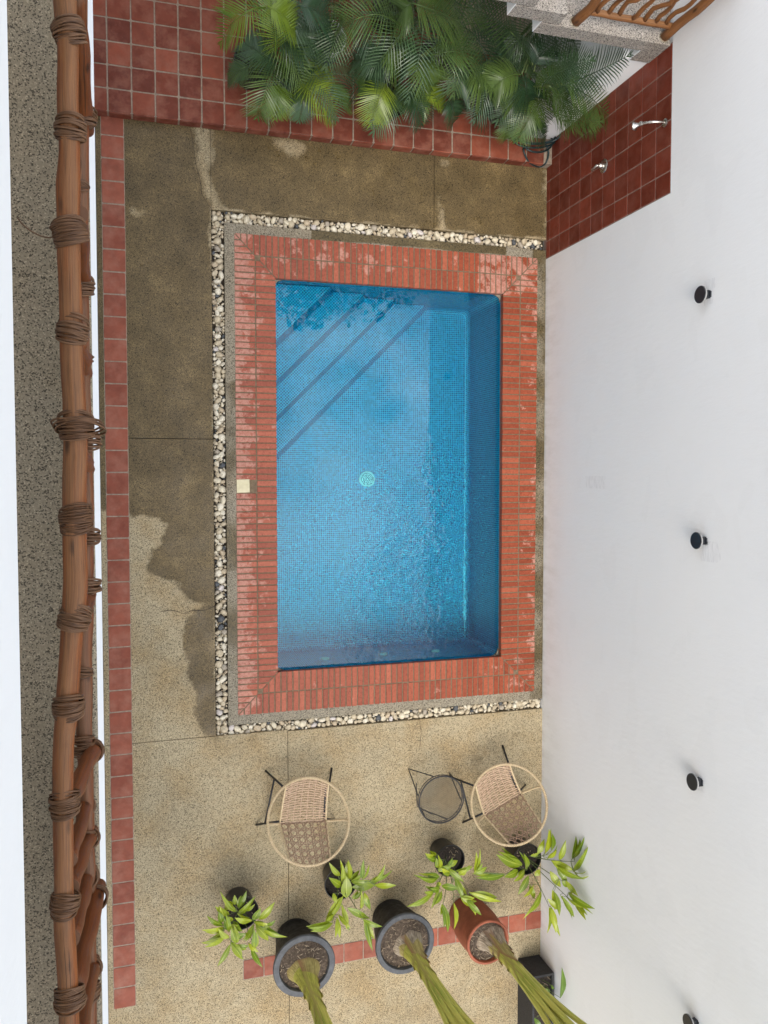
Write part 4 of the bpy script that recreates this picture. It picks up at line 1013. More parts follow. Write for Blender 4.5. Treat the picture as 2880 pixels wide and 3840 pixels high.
def shrub(label, zf, rim, r, h, canes, leaves, zbase, lift, pot_mat='nursery_pot'):
    c = U(*zf(*rim), h); loc = (c.x, c.y, 0); t = thing('potted_shrub', loc, label, 'potted plant', 'leafy shrubs in black nursery pots')
    MB().lathe([(.0001, .0), (r * .78, .0), (r * .80, .01), (r * .97, h - .03), (r * 1.03, h - .028), (r * 1.04, h), (r * .99, h), (r * .95, h - .035), (r * .94, h - .05)], 40).build('pot', pot_mat, t, 30, False)
    MB().lathe([(.0001, h - .045), (r * .5, h - .05), (r * .95, h - .055)], 24).build('soil', 'soil_wet', t, None, False)
    sc = c + Vector((0, 0, -.05)); cps = []
    b = MB()
    for e_ in canes:
        E = clampwall(*zf(*e_), zbase + lift); root = sc + Vector(((E.x - sc.x) * .12, (E.y - sc.y) * .12, 0)); P = bez([root, root.lerp(E, .35) + Vector((0, 0, .10)), E], 14); cps += P[4:]
        b.tube(P, [.0055 - .0002 * k for k in range(15)], 6)
    b.build('stems', 'palm_stem', t)
    pe = MB()
    extra = []
    for L_ in leaves:
        if random.random() < .55: extra.append(tuple([L_[0] + random.uniform(-14, 14), L_[1] + random.uniform(-14, 14), L_[2] + random.uniform(-45, 45), L_[3] + random.uniform(-45, 45), random.uniform(22, 40)]))
    for L_ in leaves + extra:
        bx, by, tx, ty = L_[:4]; w = (L_[4] if len(L_) > 4 else 36)
        dist = math.hypot(bx - rim[0], by - rim[1]); zb = zbase + lift * min(1.2, dist / 330)
        B_ = clampwall(*zf(bx, by), zb); rise = random.uniform(-.01, .09); T_ = clampwall(*zf(tx, ty), B_.z + rise, 4.185)
        put_leaf(t, loc, B_, T_, w * .00138 * 1.22 * (zf(1, 0)[0] - zf(0, 0)[0]) / .48222 * .88, LEAVES, random.uniform(-.35, .35))
        q = min(cps, key=lambda s_: (s_ - B_).length); pe.tube([q, q.lerp(B_, .6) + Vector((0, 0, -.004)), B_], .0022, 5, False)
    pe.build('petioles', 'palm_stem', t)
    # dry leaf litter and chips in the pot
    ch_ = MB()
    for k in range(14):
        a = random.uniform(0, 6.28); rr = r * .8 * math.sqrt(random.random()); q = c + Vector((rr * math.cos(a), rr * math.sin(a), -.044)); d = Vector((random.gauss(0, 1), random.gauss(0, 1), .2)).normalized() * random.uniform(.015, .035); ch_.tube([q, q + d], [.004, .002], 5)
    ch_.build('litter', 'straw', t)['kind'] = 'stuff'
    return t
S1 = [(390, 455, 268, 315), (350, 430, 300, 370, 60), (375, 400, 372, 322, 30), (405, 430, 465, 290), (330, 480, 222, 410, 44), (395, 475, 505, 365, 34), (450, 450, 530, 395, 30), (290, 560, 155, 480), (275, 540, 245, 450, 40),
      (355, 525, 300, 485), (320, 600, 290, 500, 32), (510, 520, 370, 500, 50), (515, 520, 575, 420, 46), (560, 515, 688, 378, 44), (360, 530, 435, 605, 44), (525, 530, 660, 590, 44), (540, 560, 635, 680, 56), (580, 580, 750, 650, 46),
      (620, 560, 690, 520, 30), (515, 560, 455, 685, 42), (300, 580, 140, 610, 30), (290, 600, 165, 670, 40), (300, 650, 115, 695, 40), (330, 660, 245, 585, 40), (370, 640, 460, 625, 46), (385, 700, 350, 560, 36), (350, 690, 430, 825, 50),
      (340, 705, 240, 880, 34), (395, 715, 490, 720, 26), (530, 740, 545, 600, 34), (500, 740, 590, 885, 36), (480, 700, 560, 770, 30), (345, 560, 400, 560, 36)]
shrub('small leafy shrub in black nursery pot, leftmost of the plants near the railing', ZS, (425, 465), .160, .27, [(280, 600), (340, 700), (530, 740), (520, 520), (380, 430), (600, 580)], S1, .42, .10)
S2 = [(1195, 175, 1105, 70), (1215, 230, 1215, 85, 34), (1260, 200, 1245, 65, 46), (1245, 345, 1240, 170, 72), (1200, 260, 1105, 185, 46), (1275, 215, 1385, 130, 36), (1280, 220, 1460, 215, 38), (1285, 260, 1475, 240, 52), (1440, 205, 1600, 130, 32),
      (1455, 215, 1545, 85, 34), (1470, 255, 1590, 240, 26), (1365, 195, 1375, 45, 30), (1290, 355, 1335, 290, 36), (1355, 430, 1360, 290, 26), (1380, 305, 1420, 400, 32), (1140, 310, 1165, 390, 30), (1210, 340, 1075, 530, 52), (1205, 400, 1245, 595, 36),
      (1130, 540, 945, 580, 44), (1130, 550, 960, 605, 30), (1140, 480, 1075, 530, 36), (1170, 500, 1155, 655, 30), (1180, 480, 1260, 550, 32), (1250, 425, 1425, 505, 44), (1370, 510, 1520, 570, 38), (1380, 520, 1445, 755, 34), (1390, 520, 1460, 670, 30)]
shrub('young shrub in black nursery pot just below the lone wicker chair', ZS, (1200, 235), .158, .27, [(1245, 340), (1130, 540), (1370, 510), (1440, 215), (1180, 180)], S2, .45, .16)
S3 = [(320, 1060, 275, 1015), (330, 1090, 240, 1060), (340, 1150, 325, 1070, 40), (340, 1175, 410, 1125, 44), (415, 1135, 490, 1090, 40), (470, 1175, 595, 1130, 40), (500, 1200, 560, 1160, 46), (345, 1225, 225, 1190, 44), (330, 1240, 190, 1225, 36), (430, 1200, 375, 1195, 26),
      (410, 1150, 540, 1260, 40), (470, 1220, 535, 1390, 40), (300, 1345, 90, 1450, 44), (300, 1350, 230, 1335, 36), (350, 1310, 270, 1310, 44), (345, 1320, 285, 1465, 30), (365, 1330, 305, 1440, 40), (365, 1290, 500, 1310, 44), (590, 1350, 800, 1380, 52),
      (520, 1380, 640, 1410, 36), (505, 1345, 605, 1460, 44), (560, 1400, 675, 1520, 36), (570, 1395, 625, 1505, 40), (380, 1440, 412, 1650, 44), (460, 1420, 460, 1630, 36), (370, 1430, 355, 1520, 28), (340, 1260, 345, 1300, 36)]
shrub('straggly shrub in black nursery pot leaning over the clay pot', ZT, (430, 1095), .158, .27, [(375, 1440), (460, 1420), (600, 1380), (300, 1345), (350, 1080)], S3, .46, .18)
S4 = [(990, 1130, 790, 1045, 72), (980, 1110, 800, 1020, 34), (1020, 1160, 1005, 1035, 44), (960, 1170, 850, 1220, 52), (860, 1200, 600, 1195, 36), (1010, 1170, 925, 1255, 42), (1040, 1210, 960, 1360, 46), (1080, 1280, 1000, 1380, 36), (1050, 1280, 1085, 1395, 36),
      (1140, 1335, 1020, 1515, 50), (620, 1185, 635, 1025, 34), (630, 1190, 720, 1140, 36), (1090, 1210, 1130, 1160, 40), (1055, 1055, 1130, 1030, 30), (1110, 1040, 1165, 925, 42), (1170, 1040, 1200, 845, 52), (1215, 1020, 1220, 875, 46), (1190, 1075, 1260, 1010, 42),
      (1280, 1090, 1330, 930, 42), (1380, 1080, 1410, 900, 36), (1400, 1070, 1440, 920, 40), (1390, 1180, 1500, 985, 60), (1220, 1095, 1400, 1165, 52), (1250, 1130, 1480, 1240, 46), (1400, 1180, 1510, 1215, 32), (1210, 1175, 1290, 1300, 50), (1260, 1140, 1345, 1270, 40),
      (1330, 1250, 1425, 1370, 36), (1350, 1340, 1560, 1470, 52), (1340, 1385, 1520, 1460, 36), (1400, 1430, 1490, 1560, 32), (1300, 1370, 1395, 1535, 36), (1190, 1390, 1290, 1480, 36), (1230, 1320, 1245, 1480, 42), (1200, 1450, 1185, 1659, 34), (1215, 1450, 1255, 1659, 42), (1300, 1250, 1360, 1300, 36)]
shrub('bushy shrub in black nursery pot spreading against the white wall', ZT, (1030, 1085), .160, .28, [(860, 1200), (1140, 1335), (1200, 1450), (1400, 1430), (1400, 1100), (1200, 1040), (1300, 1250)], S4, .50, .22)

# three tall stalked plants in the big pots
def tallplant(label, loc, rt, rb, h, mat, rimmat, rimw, fan, lean, base_off, seed, dry=1, bulge=0.0):
    rs = random.Random(seed); x, y = loc; t = thing('tall_potted_plant', (x, y, 0), label, 'potted plant', 'tall stalked plants in big pots')
    prof = [(.0001, 0), (rb, 0), (rb + .008, .02)]
    for k in range(1, 9): f_ = k / 8; prof.append((rb + (rt - .012 - rb) * f_ + bulge * math.sin(math.pi * f_), .02 + (h - .05) * f_))
    MB().lathe(prof + [(rt, h - .03)], 56).build('pot', mat, t, 40, False)
    MB().lathe([(rt, h - .034), (rt + .003, h - .01), (rt - .004, h), (rt - rimw + .006, h), (rt - rimw, h - .008), (rt - rimw - .006, h - .10)], 56).build('rim', rimmat, t, 40, False)
    so = MB(); ns = 26; rings = 9; V = []
    for i in range(rings + 1):
        for k in range(ns):
            r = (rt - rimw - .002) * i / rings; a = 6.2832 * k / ns; V.append((r * math.cos(a), r * math.sin(a), h - .035 + .012 * noise.noise(Vector((r * 14 * math.cos(a), r * 14 * math.sin(a), seed)))))
    so.add(V, [(i * ns + k, i * ns + (k + 1) % ns, (i + 1) * ns + (k + 1) % ns, (i + 1) * ns + k) for i in range(rings) for k in range(ns)], None, True); so.build('soil', 'soil', t, None, False)
    lt = MB()
    for k in range(60):
        a = rs.uniform(0, 6.28); r = (rt - rimw) * .92 * math.sqrt(rs.random()); q = Vector((r * math.cos(a), r * math.sin(a), h - .026)); d = Vector((rs.gauss(0, 1), rs.gauss(0, 1), rs.uniform(-.1, .25))).normalized() * rs.uniform(.012, .05); lt.tube([q, q + d * .5 + Vector((0, 0, .004)), q + d], [.0028, .003, .0012], 5)
    lt.build('litter', 'straw', t, None, False)['kind'] = 'stuff'
    B0_ = Vector((base_off[0], base_off[1], h - .05)); ax = Vector(lean).normalized(); fanv = (Vector(fan) - ax * Vector(fan).dot(ax)).normalized(); nv = ax.cross(fanv)
    # overlapping leaf bases either side of the fan, outer ones shortest and oldest
    nS = 7
    for k in range(nS):
        for sg in (1, -1):
            f0 = k / nS; L = .15 + .085 * k + .016 * k * k + rs.uniform(-.02, .02) + (.05 if sg > 0 else 0); a0 = .150 * (1 - f0) + .036; a1 = .070 * (1 - f0) + .026; d0 = .085 * (1 - f0) + .040; d1 = .042 * (1 - f0) + .030
            mt = 'sheath_dry' if k < dry else 'sheath_brown' if k < dry + 1 + (sg > 0) else 'sheath_green'; V = []; F = []; UV = []; nc = 12; nl = 14; ragged = [rs.uniform(-.05, .03) * (1.0 if k <= dry + 1 else .3) for _ in range(nc + 1)]
            for i in range(nl + 1):
                f_ = i / nl
                for c in range(nc + 1):
                    a = (c / nc - .5) * math.pi * 1.12; tip = abs(c / nc - .5) * 2; fl = f_ * (1 - .38 * tip ** 1.5); ff = f_ ** .8
                    aa = a0 + (a1 - a0) * ff + (.022 * max(0, f_ - .82) / .18 if k < nS - 2 else 0); dd = d0 + (d1 - d0) * ff
                    V.append(B0_ + ax * (L * fl + ragged[c] * max(0, f_ - .8) / .2) + fanv * sg * (math.cos(a) * aa - .012) + nv * math.sin(a) * dd * (1 + .10 * math.sin(c * 2.1 + k) * (k < dry)))
            for i in range(nl):
                for c in range(nc):
                    a = i * (nc + 1) + c; F.append((a, a + 1, a + nc + 2, a + nc + 1)); UV.append([(c / nc, i / nl), ((c + 1) / nc, i / nl), ((c + 1) / nc, (i + 1) / nl), (c / nc, (i + 1) / nl)])
            MB().add(V, F, UV, True).build('leaf_sheath', mt, t, None, False)
    # green stalks and blades (above the frame)
    for k, (sp_, L) in enumerate(((-.22, 2.1), (.02, 2.5), (.24, 2.2), (-.08, 2.6), (.11, 2.4))):
        d = (ax + fanv * sp_ * .55 + nv * rs.uniform(-.04, .04)).normalized(); q0 = B0_ + ax * .12 + fanv * sp_ * .12 + nv * (.008 * (k - 2)); q3 = q0 + d * L
        pts = bez([q0, q0 + ax * L * .4, q0 + ax * L * .45 + d * L * .25, q3], 16); MB().tube(pts, [.034 * (1 - .030 * i) for i in range(17)], 12).build('stalk', 'stalk', t, None, False)
        me = leaf_mesh('blade', 'leaf_planter', k, .12, .3, [(0, .15), (.05, .6), (.2, .95), (.5, 1), (.75, .8), (.92, .4), (1, .02)]); o = link('blade', me, t)
        yv = (d + fanv * sp_ * 1.2 + Vector((0, -.3, .1))).normalized(); xv = yv.cross(nv).normalized(); zv = xv.cross(yv)
        o.matrix_basis = Matrix.Translation(q3) @ (Matrix((xv, yv, zv)).transposed() @ Matrix.Diagonal((.34, .95, .5))).to_4x4()
    return t
tallplant('tall stalked plant in the black pot nearest the railing', (1.448, -4.635), .296, .185, .53, 'black_pot', 'rim_grey', .058, (1, .15, 0), (.03, -.05, 1), (.0, -.06), 1, 0)
tallplant('tall stalked plant in a black pot between the clay pot and the other black pot', (2.452, -4.588), .300, .185, .53, 'black_pot', 'rim_grey', .050, (1, .4, 0), (.035, -.03, 1), (.04, -.02), 2, 1)
tallplant('tall stalked plant in the round terracotta clay pot', (3.318, -4.695), .226, .205, .57, 'clay', 'clay', .026, (1, .5, 0), (.035, .0, 1), (.04, .02), 3, 2, .02)

# rectangular planter against the wall
t = thing('planter_box', (4.06, -5.7, 0), 'black rectangular planter box against the white wall at the bottom', 'planter')
x0, x1, y0, y1, h = 3.925, 4.178, -6.15, -5.29, .35
P = [(x0, y0), (x1, y0), (x1, y1), (x0, y1)]
b = MB(); b.box((x0, y0, 0), (x0 + .024, y1, h)); b.box((x1 - .024, y0, 0), (x1, y1, h)); b.box((x0 + .024, y1 - .024, 0), (x1 - .024, y1, h)); b.box((x0 + .024, y0, 0), (x1 - .024, y0 + .024, h)); b.build('box', 'planter_black', t)
b = MB(); b.box((x0 + .024, y0 + .024, .01), (x1 - .024, y1 - .024, h - .05)); b.build('soil', 'soil_wet', t)
b = MB()
for k in range(26):
    q = Vector((random.uniform(x0 + .04, x1 - .04), random.uniform(y0 + .1, y1 - .04), h - .046)); d = Vector((random.gauss(0, 1), random.gauss(0, 1), .3)).normalized() * random.uniform(.03, .09); b.tube([q, q + d * .5 + Vector((0, 0, .01)), q + d], [.003, .0025, .0015], 5)
b.build('litter', 'straw', t)['kind'] = 'stuff'
for bx, by, tx, ty, w, z in ((1385, 925, 1395, 712, .075, .60), (1310, 870, 1270, 930, .05, .5), (1320, 840, 1345, 862, .04, .5), (1370, 950, 1350, 1090, .06, .55), (1300, 880, 1245, 865, .06, .5), (1205, 1065, 1260, 1130, .05, .5), (1380, 1000, 1390, 960, .04, .55), (1340, 1000, 1300, 960, .05, .5)):
    B_ = clampwall(*ZB(bx, by), z, 4.15); T_ = clampwall(*ZB(tx, ty), z + .05, 4.17); put_leaf(t, (4.06, -5.7, 0), B_, T_, w, LPL, .2)
    MB().tube(bez([Vector((4.05, B_.y - .05, h - .05)), Vector((4.06, B_.y, h + .1)), B_], 8), .003, 5).build('stem', 'palm_stem', t)

# ------------------------------------------------------------------ potted palms
def frond_mesh(ctrl, L, mat, rs, n=30, w=.010, dens=1.0, dr=1.0):
    sp_ = bez(ctrl, 24) if len(ctrl) < 5 else spline(ctrl, 6); mb = MB(); N_ = len(sp_); mb.tube(sp_, [.0055 * (1 - .8 * i / N_) + .0008 for i in range(N_)], 5)
    tot = len(sp_) - 1
    for i in range(n):
        f_ = .10 + .90 * i / (n - 1); k = min(tot - 1, int(f_ * tot)); fr_ = f_ * tot - k; q = sp_[k].lerp(sp_[k + 1], fr_); tg = (sp_[min(k + 1, tot)] - sp_[max(k - 1, 0)]).normalized()
        up_ = Vector((0, 0, 1)); sd_ = tg.cross(up_)
        if sd_.length < .1: sd_ = Vector((1, 0, 0))
        sd_.normalize(); nm = sd_.cross(tg).normalized()
        ln = L * (math.sin(math.pi * min(1, .16 + .80 * f_)) ** .7) * rs.uniform(.9, 1.06); fwd = .55 + .75 * f_ * f_ + (1.2 if i > n - 3 else 0)
        for sg in (1, -1):
            d = (sd_ * sg + tg * fwd + nm * rs.uniform(.12, .32)).normalized(); wd = d.cross(nm).normalized(); v = []
            for s_, ws in ((0, .45), (.22, 1), (.5, .95), (.78, .6), (1, .04)):
                c = q + d * ln * s_ + Vector((0, 0, -1)) * ln * s_ * s_ * (.14 + .22 * rs.random()) * dr
                v += [c - wd * w * ws * .5 - nm * w * .12 * ws, c + wd * w * ws * .5 - nm * w * .12 * ws]
            uvs = []
            for s_ in range(4): uvs.append([(.12, s_ / 4), (.88, s_ / 4), (.88, (s_ + 1) / 4), (.12, (s_ + 1) / 4)])
            mb.add(v, [(2 * s_, 2 * s_ + 1, 2 * s_ + 3, 2 * s_ + 2) for s_ in range(4)], uvs, True)
    return mb
def palm(label, base, zc, heroes, nrand, mat, seed, pot='nursery_pot', pr=.17, ph=.28, spread=.85, arc=(0, 6.283), cz=.12, llen=.24):
    rs = random.Random(seed); bx, by = base; t = thing('potted_palm', (bx, by, .12), label, 'potted palm', 'feathery palms on the red tiled platform')
    if pot == 'bucket':
        o = MB().lathe([(.0001, 0), (.125, 0), (.130, .01), (.150, .30), (.158, .30), (.158, .315), (.150, .318), (.146, .30), (.143, .26)], 40); pt = o.build('bucket', 'bucket_white', t, 30, False)
        MB().lathe([(.1345, .045), (.1465, .215)], 40).build('label', 'bucket_label', pt, None, False); MB().lathe([(.1330, .022), (.1345, .044)], 40).build('band', 'bucket_teal', pt, None, False); ph_ = .27; pr_ = .145
    else:
        MB().lathe([(.0001, 0), (pr * .78, 0), (pr * .8, .01), (pr * .97, ph - .03), (pr * 1.03, ph - .028), (pr * 1.04, ph), (pr * .98, ph), (pr * .94, ph - .05)], 36).build('pot', pot, t, 30, False); ph_ = ph; pr_ = pr
    MB().lathe([(.0001, ph_ - .04), (pr_ * .94, ph_ - .05)], 24).build('soil', 'soil_wet', t, None, False)
    st = MB(); root = Vector((bx, by, .12 + ph_ - .05)); crown = Vector((bx, by, zc))
    for k in range(6):
        a = k * 1.05 + seed; q = root + Vector((math.cos(a), math.sin(a), 0)) * pr_ * .35; st.tube(bez([q, q + Vector((0, 0, .3)), crown + Vector((math.cos(a) * .06, math.sin(a) * .06, -.12))], 8), [.012 - .0007 * s_ for s_ in range(9)], 6)
    st.build('canes', 'palm_stem', t)
    for (ctrl, L, mt, dr) in heroes:
        P = [Vector(c) for c in ctrl]
        frond_mesh(P, L * 1.15, mt, rs, 26, .0105, 1, dr).build('frond', mt, t)
        MB().tube(bez([crown + Vector((0, 0, -.1)), crown.lerp(P[0], .5) + Vector((0, 0, .03)), P[0]], 8), .006, 5).build('frond_stalk', 'palm_stem', t)
    for k in range(nrand):
        a = arc[0] + (arc[1] - arc[0]) * (k + rs.uniform(-.25, .25)) / max(1, nrand); d = Vector((math.cos(a), math.sin(a), 0)); L = spread * rs.uniform(.75, 1.1); up_ = rs.uniform(.05, .55)
        p0 = crown + d * .04; P = [p0, p0 + d * L * .3 + Vector((0, 0, L * (.25 + up_ * .5))), p0 + d * L * .72 + Vector((0, 0, L * up_ * .7)), p0 + d * L + Vector((0, 0, L * (up_ * .55 - .38)))]
        P = [Vector((q.x, min(q.y, 5.3), max(.2, q.z))) for q in P]
        for q in P: q.x = min(q.x, 4.05)
        mt = mat if rs.random() < .75 else ('frond_mid' if mat != 'frond_mid' else 'frond_dark')
        frond_mesh(P, llen * 1.05, mt, rs, 22, .0098).build('frond', mt, t)
    return t
def H(zf, pts, zs): return [U(*zf(x, y), z) for (x, y), z in zip(pts, zs)]
def HY(zf, pts, ys): return [UY(*zf(x, y), v) for (x, y), v in zip(pts, ys)]
FB, FM, FD = 'frond_bright', 'frond_mid', 'frond_dark'
palm('bright green palm in a black pot, the leftmost palm on the red tiles', U(945, 250, .3)[:2], .95,
     [(H(PA, ((760, 80), (640, 90), (500, 170), (400, 260), (300, 450)), (1.30, 1.40, 1.36, 1.25, 1.0)), .22, FB, 1),
      (H(PA, ((868, 560), (866, 430), (858, 300), (840, 140), (815, -40)), (1.0, 1.14, 1.22, 1.28, 1.3)), .21, FB, .7),
      (H(PA, ((780, 60), (900, 110), (1000, 190), (1060, 300)), (1.35, 1.38, 1.3, 1.15)), .2, FB, 1),
      (H(PA, ((905, 650), (780, 580), (640, 500), (540, 450)), (.9, 1.0, .98, .9)), .2, FD, .8)], 7, FD, 1, spread=.55, arc=(-.9, 2.3))
palm('palm with yellow green drooping fronds, in front of the other left palms', U(1085, 330, .25)[:2], .72,
     [(H(PA, ((855, 640), (825, 740), (780, 880), (720, 1080), (680, 1210)), (.80, .92, .95, .86, .70)), .22, FM, .8),
      (H(PA, ((890, 860), (905, 950), (895, 1060), (865, 1220)), (.75, .82, .78, .6)), .17, FB, .8),
      (H(PA, ((1105, 850), (1180, 900), (1280, 980), (1400, 1110), (1480, 1240)), (.78, .86, .86, .78, .62)), .20, FB, .8),
      (H(PA, ((1060, 860), (1180, 840), (1300, 810), (1440, 760)), (.74, .80, .80, .74)), .17, FB, .5),
      (H(PA, ((1110, 900), (1160, 1010), (1150, 1110), (1110, 1250)), (.66, .70, .66, .5)), .15, FD, .9),
      (H(PA, ((1400, 890), (1500, 925), (1590, 1010), (1650, 1170)), (.72, .74, .68, .5)), .10, FM, .9),
      (H(PA, ((900, 650), (1000, 600), (1080, 560), (1150, 480)), (.85, .92, .92, .9)), .2, FM, .6),
      (H(PA, ((600, 690), (520, 730), (440, 770), (380, 840)), (.6, .6, .5, .36)), .13, FD, .9)], 6, FD, 2, spread=.5)
palm('dark palm growing from the white and blue paint bucket', U(1225, 165, .3)[:2], 1.05,
     [(H(PA, ((1100, 60), (1200, 60), (1330, 100), (1420, 240)), (1.5, 1.55, 1.5, 1.3)), .24, FD, 1),
      (H(PA, ((1050, 480), (1060, 400), (1120, 300), (1200, 250)), (1.0, 1.08, 1.1, 1.05)), .2, FD, .8),
      (H(PA, ((1050, 480), (1150, 480), (1260, 440), (1380, 430)), (.95, 1.0, 1.0, .9)), .18, FD, .8)], 7, FD, 3, pot='bucket', spread=.55)
palm('palm with one broad arching grey green frond near the top edge', U(1480, 210, .4)[:2], 1.15,
     [(H(PB, ((690, 260), (590, 190), (450, 150), (300, 175), (160, 240), (30, 340)), (1.35, 1.5, 1.56, 1.52, 1.42, 1.2)), .30, FM, 1.15),
      (H(PB, ((560, 520), (600, 560), (660, 640), (705, 760)), (1.1, 1.15, 1.1, .9)), .2, FM, 1),
      (H(PB, ((560, 560), (470, 580), (330, 600), (220, 640)), (1.0, 1.05, 1.0, .85)), .2, FD, 1),
      (H(PB, ((560, 540), (520, 620), (420, 700), (330, 790)), (1.0, 1.0, .92, .75)), .2, FD, 1)], 8, FD, 4, spread=.65)
palm('low palm with bright fronds in a black pot at the platform front', U(1452, 385, .3)[:2], .66,
     [(H(PB, ((560, 850), (510, 930), (450, 1050), (390, 1290)), (.78, .84, .80, .6)), .21, FB, .75),
      (H(PB, ((560, 840), (480, 830), (380, 860), (290, 900)), (.74, .80, .78, .7)), .16, FM, .7),
      (H(PB, ((900, 1000), (830, 1010), (740, 1030), (600, 1050)), (.72, .74, .72, .66)), .14, FM, .8),
      (H(PB, ((960, 950), (900, 1030), (860, 1090), (830, 1180)), (.70, .74, .68, .5)), .17, FM, .8),
      (H(PB, ((930, 920), (1020, 950), (1100, 1020), (1150, 1110)), (.74, .78, .72, .6)), .13, FB, .8)], 6, FD, 5, spread=.45)
palm('palm with long arching fronds in the middle of the group', U(1640, 215, .4)[:2], 1.02,
     [(H(PB, ((950, 580), (1080, 560), (1200, 535), (1340, 550), (1480, 640), (1620, 850)), (1.15, 1.25, 1.3, 1.28, 1.15, .85)), .27, FM, 1.15),
      (H(PB, ((920, 600), (945, 670), (975, 770), (1010, 920)), (1.1, 1.16, 1.12, .95)), .24, FM, .8),
      (H(PB, ((820, 30), (950, 70), (1120, 130), (1300, 220)), (1.5, 1.55, 1.5, 1.35)), .3, FM, 1),
      (H(PB, ((820, 30), (760, 60), (700, 110), (640, 170)), (1.5, 1.52, 1.45, 1.3)), .24, FM, 1),
      (H(PB, ((900, 590), (830, 560), (770, 600), (720, 680)), (1.1, 1.15, 1.1, .95)), .2, FD, 1),
      (H(PB, ((1180, 1000), (1240, 1080), (1260, 1180), (1235, 1300)), (.7, .74, .66, .45)), .16, FD, .9)], 8, FD, 6, spread=.6)
palm('dark palm whose long frond reaches up beside the stairs', U(1930, 190, .4)[:2], .98,
     [(H(PC, ((1170, 590), (1120, 470), (1010, 310), (860, 180), (640, 80)), (1.12, 1.3, 1.45, 1.52, 1.45)), .29, FM, .9),
      (H(PC, ((1190, 640), (1290, 680), (1380, 740), (1480, 860)), (1.08, 1.15, 1.12, .95)), .24, FM, 1),
      (H(PC, ((1080, 660), (960, 655), (900, 700), (820, 800)), (1.1, 1.16, 1.14, 1.0)), .22, FM, 1),
      (H(PC, ((1110, 650), (1110, 750), (1130, 850), (1150, 960)), (1.0, 1.05, .98, .8)), .24, FD, .8),
      (H(PC, ((1180, 600), (1230, 500), (1280, 430), (1380, 360)), (1.1, 1.2, 1.2, 1.1)), .2, FD, .8)], 8, FD, 7, spread=.6)
palm('palm in a black pot at the right end with fronds brushing the shower tiles', U(1905, 385, .35)[:2], .72,
     [(HY(Z3, ((640, 430), (740, 390), (860, 335), (985, 268)), (3.42, 3.44, 3.46, 3.47)), .22, FD, .7),
      (HY(Z3, ((660, 410), (740, 425), (830, 480), (912, 605)), (3.40, 3.38, 3.35, 3.30)), .26, FM, 1),
      (HY(Z3, ((640, 460), (710, 505), (780, 560), (840, 650)), (3.40, 3.36, 3.32, 3.26)), .24, FM, 1),
      (HY(Z3, ((600, 420), (640, 470), (680, 540), (700, 620)), (3.40, 3.36, 3.30, 3.24)), .25, FM, .9),
      (HY(Z3, ((600, 540), (680, 570), (760, 590), (850, 590)), (3.36, 3.33, 3.31, 3.30)), .18, FM, .9),
      (HY(Z3, ((560, 420), (600, 360), (700, 320), (800, 290)), (3.45, 3.47, 3.48, 3.48)), .22, FD, .8),
      (H(Z3, ((560, 480), (520, 540), (480, 600), (440, 680)), (.85, .88, .82, .65)), .2, FM, .9),
      (H(Z3, ((430, 640), (420, 600), (410, 560), (430, 500)), (.6, .66, .7, .72)), .14, FM, .8),
      (H(Z3, ((440, 560), (400, 600), (390, 640), (380, 680)), (.62, .64, .58, .45)), .13, FM, .9),
      (H(Z3, ((500, 560), (540, 620), (560, 660), (575, 700)), (.7, .7, .62, .45)), .15, FD, .9)], 5, FD, 8, spread=.42)
palm('dark palm standing in the shade under the stair landing', U(2110, 250, .4)[:2], .85,
     [(H(Z3, ((620, 400), (700, 340), (780, 300), (850, 250)), (1.0, 1.08, 1.1, 1.0)), .2, FD, .8)], 7, FD, 9, spread=.55)
palm('dark palm filling the middle of the group behind the hose', U(1790, 330, .35)[:2], .80,
     [(H(PC, ((640, 600), (700, 680), (740, 790), (760, 900)), (1.0, 1.05, .95, .75)), .24, FM, .9), (H(PC, ((620, 620), (540, 700), (500, 800), (480, 900)), (.95, 1.0, .9, .7)), .22, FD, .9),
      (H(PC, ((660, 600), (780, 640), (880, 720), (940, 830)), (1.0, 1.06, 1.0, .8)), .24, FM, 1), (H(PC, ((700, 860), (740, 950), (760, 1030), (770, 1100)), (.7, .72, .62, .4)), .18, FD, 1)], 7, FD, 14, spread=.5)
palm('dark palm at the back touching the upper border, left of the stairs', (2.35, 4.45), 1.25, [], 9, FD, 10, spread=.65)
palm('dark palm behind the paint bucket at the upper border', (1.25, 4.55), 1.2, [], 9, FD, 12, spread=.6)

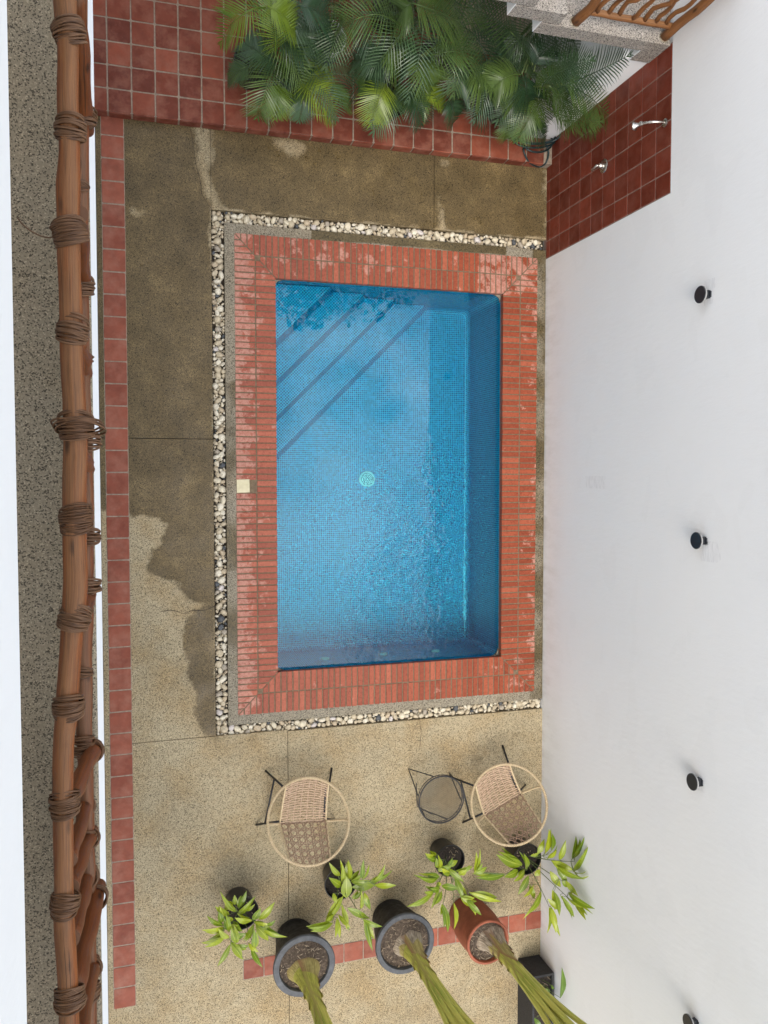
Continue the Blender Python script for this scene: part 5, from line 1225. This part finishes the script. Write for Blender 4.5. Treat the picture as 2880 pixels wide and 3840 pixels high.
# ------------------------------------------------------------------ garden hose
hp = []
def hz(x, y, z): return U(*Z3(x, y), z)
hs = thing('garden_hose', (3.9, 3.3, .12), 'dark green garden hose coiled on the platform end', 'hose')
b = MB()
for cx, cy, rx, ry, z, ph in ((530, 665, 95, 32, .20, 0), (525, 680, 100, 38, .18, .4), (540, 690, 72, 50, .16, .9)):
    b.tube([hz(cx + rx * math.cos(a + ph), cy + ry * math.sin(a + ph), z + .012 * math.sin(a * 2)) for a in [6.2832 * k / 36 for k in range(37)]], .0095, 8, False)
b.tube(spline([hz(470, 700, .15), hz(475, 745, .145), hz(500, 790, .10), hz(545, 810, .045), hz(580, 790, .12), hz(592, 735, .145), hz(570, 690, .17)], 8), .0095, 8)
b.tube(spline([hz(430, 680, .18), hz(520, 700, .2), hz(610, 688, .22), hz(655, 650, .3), hz(672, 590, .42)], 8), .0095, 8)
b.build('coil', 'hose', hs)
o = MB().tube(spline([hz(672, 590, .42), hz(670, 560, .5), hz(640, 540, .45)], 6), .0095, 8).build('tail', 'hose', hs)

# ------------------------------------------------------------------ tree whose crown mirrors in the pool
tree = thing('tree', (4.9, 6.8, 0), 'tall leafy tree behind the stairs, mirrored as dark shape in the pool', 'tree'); rt_ = random.Random(5)
tk = spline([(4.9, 6.8, -.1), (4.8, 6.6, 3), (4.9, 6.3, 6), (4.7, 6.0, 8.5), (4.6, 5.7, 10.5)], 6); MB().tube(tk, [.20 - .0055 * i for i in range(len(tk))], 10).build('trunk', 'bark', tree)
cl = [(3.7, 4.1, 10.6, .8), (4.4, 4.7, 11.2, 1.0), (5.2, 4.6, 10.8, 1.0), (4.2, 5.6, 11.8, 1.1), (5.4, 5.6, 11.6, 1.1), (6.2, 5.0, 11.0, .9), (4.6, 6.6, 11.2, 1.2), (6.0, 6.6, 11.4, 1.1), (3.4, 5.3, 11.0, .8)]
for (x, y, z, r) in cl: MB().tube(bez([(4.65, 5.85, 9.5), (4.7, 5.8, z - .6), (x, y, z)], 6), [.07, .06, .05, .045, .04, .03, .02], 7).build('limb', 'bark', tree)
b = MB()
for (x, y, z, r) in cl:
    for k in range(420):
        d = Vector((rt_.gauss(0, 1), rt_.gauss(0, 1), rt_.gauss(0, 1))).normalized() * r * rt_.random() ** .45; c = Vector((x, y, z)) + d; a = Vector((rt_.gauss(0, 1), rt_.gauss(0, 1), rt_.gauss(0, .6))).normalized(); s_ = a.cross(Vector((rt_.gauss(0, 1), rt_.gauss(0, 1), rt_.gauss(0, 1)))).normalized(); l_ = rt_.uniform(.12, .24)
        b.add([c, c + a * l_ * .5 + s_ * l_ * .25, c + a * l_, c + a * l_ * .5 - s_ * l_ * .25], [(0, 1, 2, 3)], [[(.5, 0), (1, .5), (.5, 1), (0, .5)]])
b.build('crown', 'tree_leaf', tree)
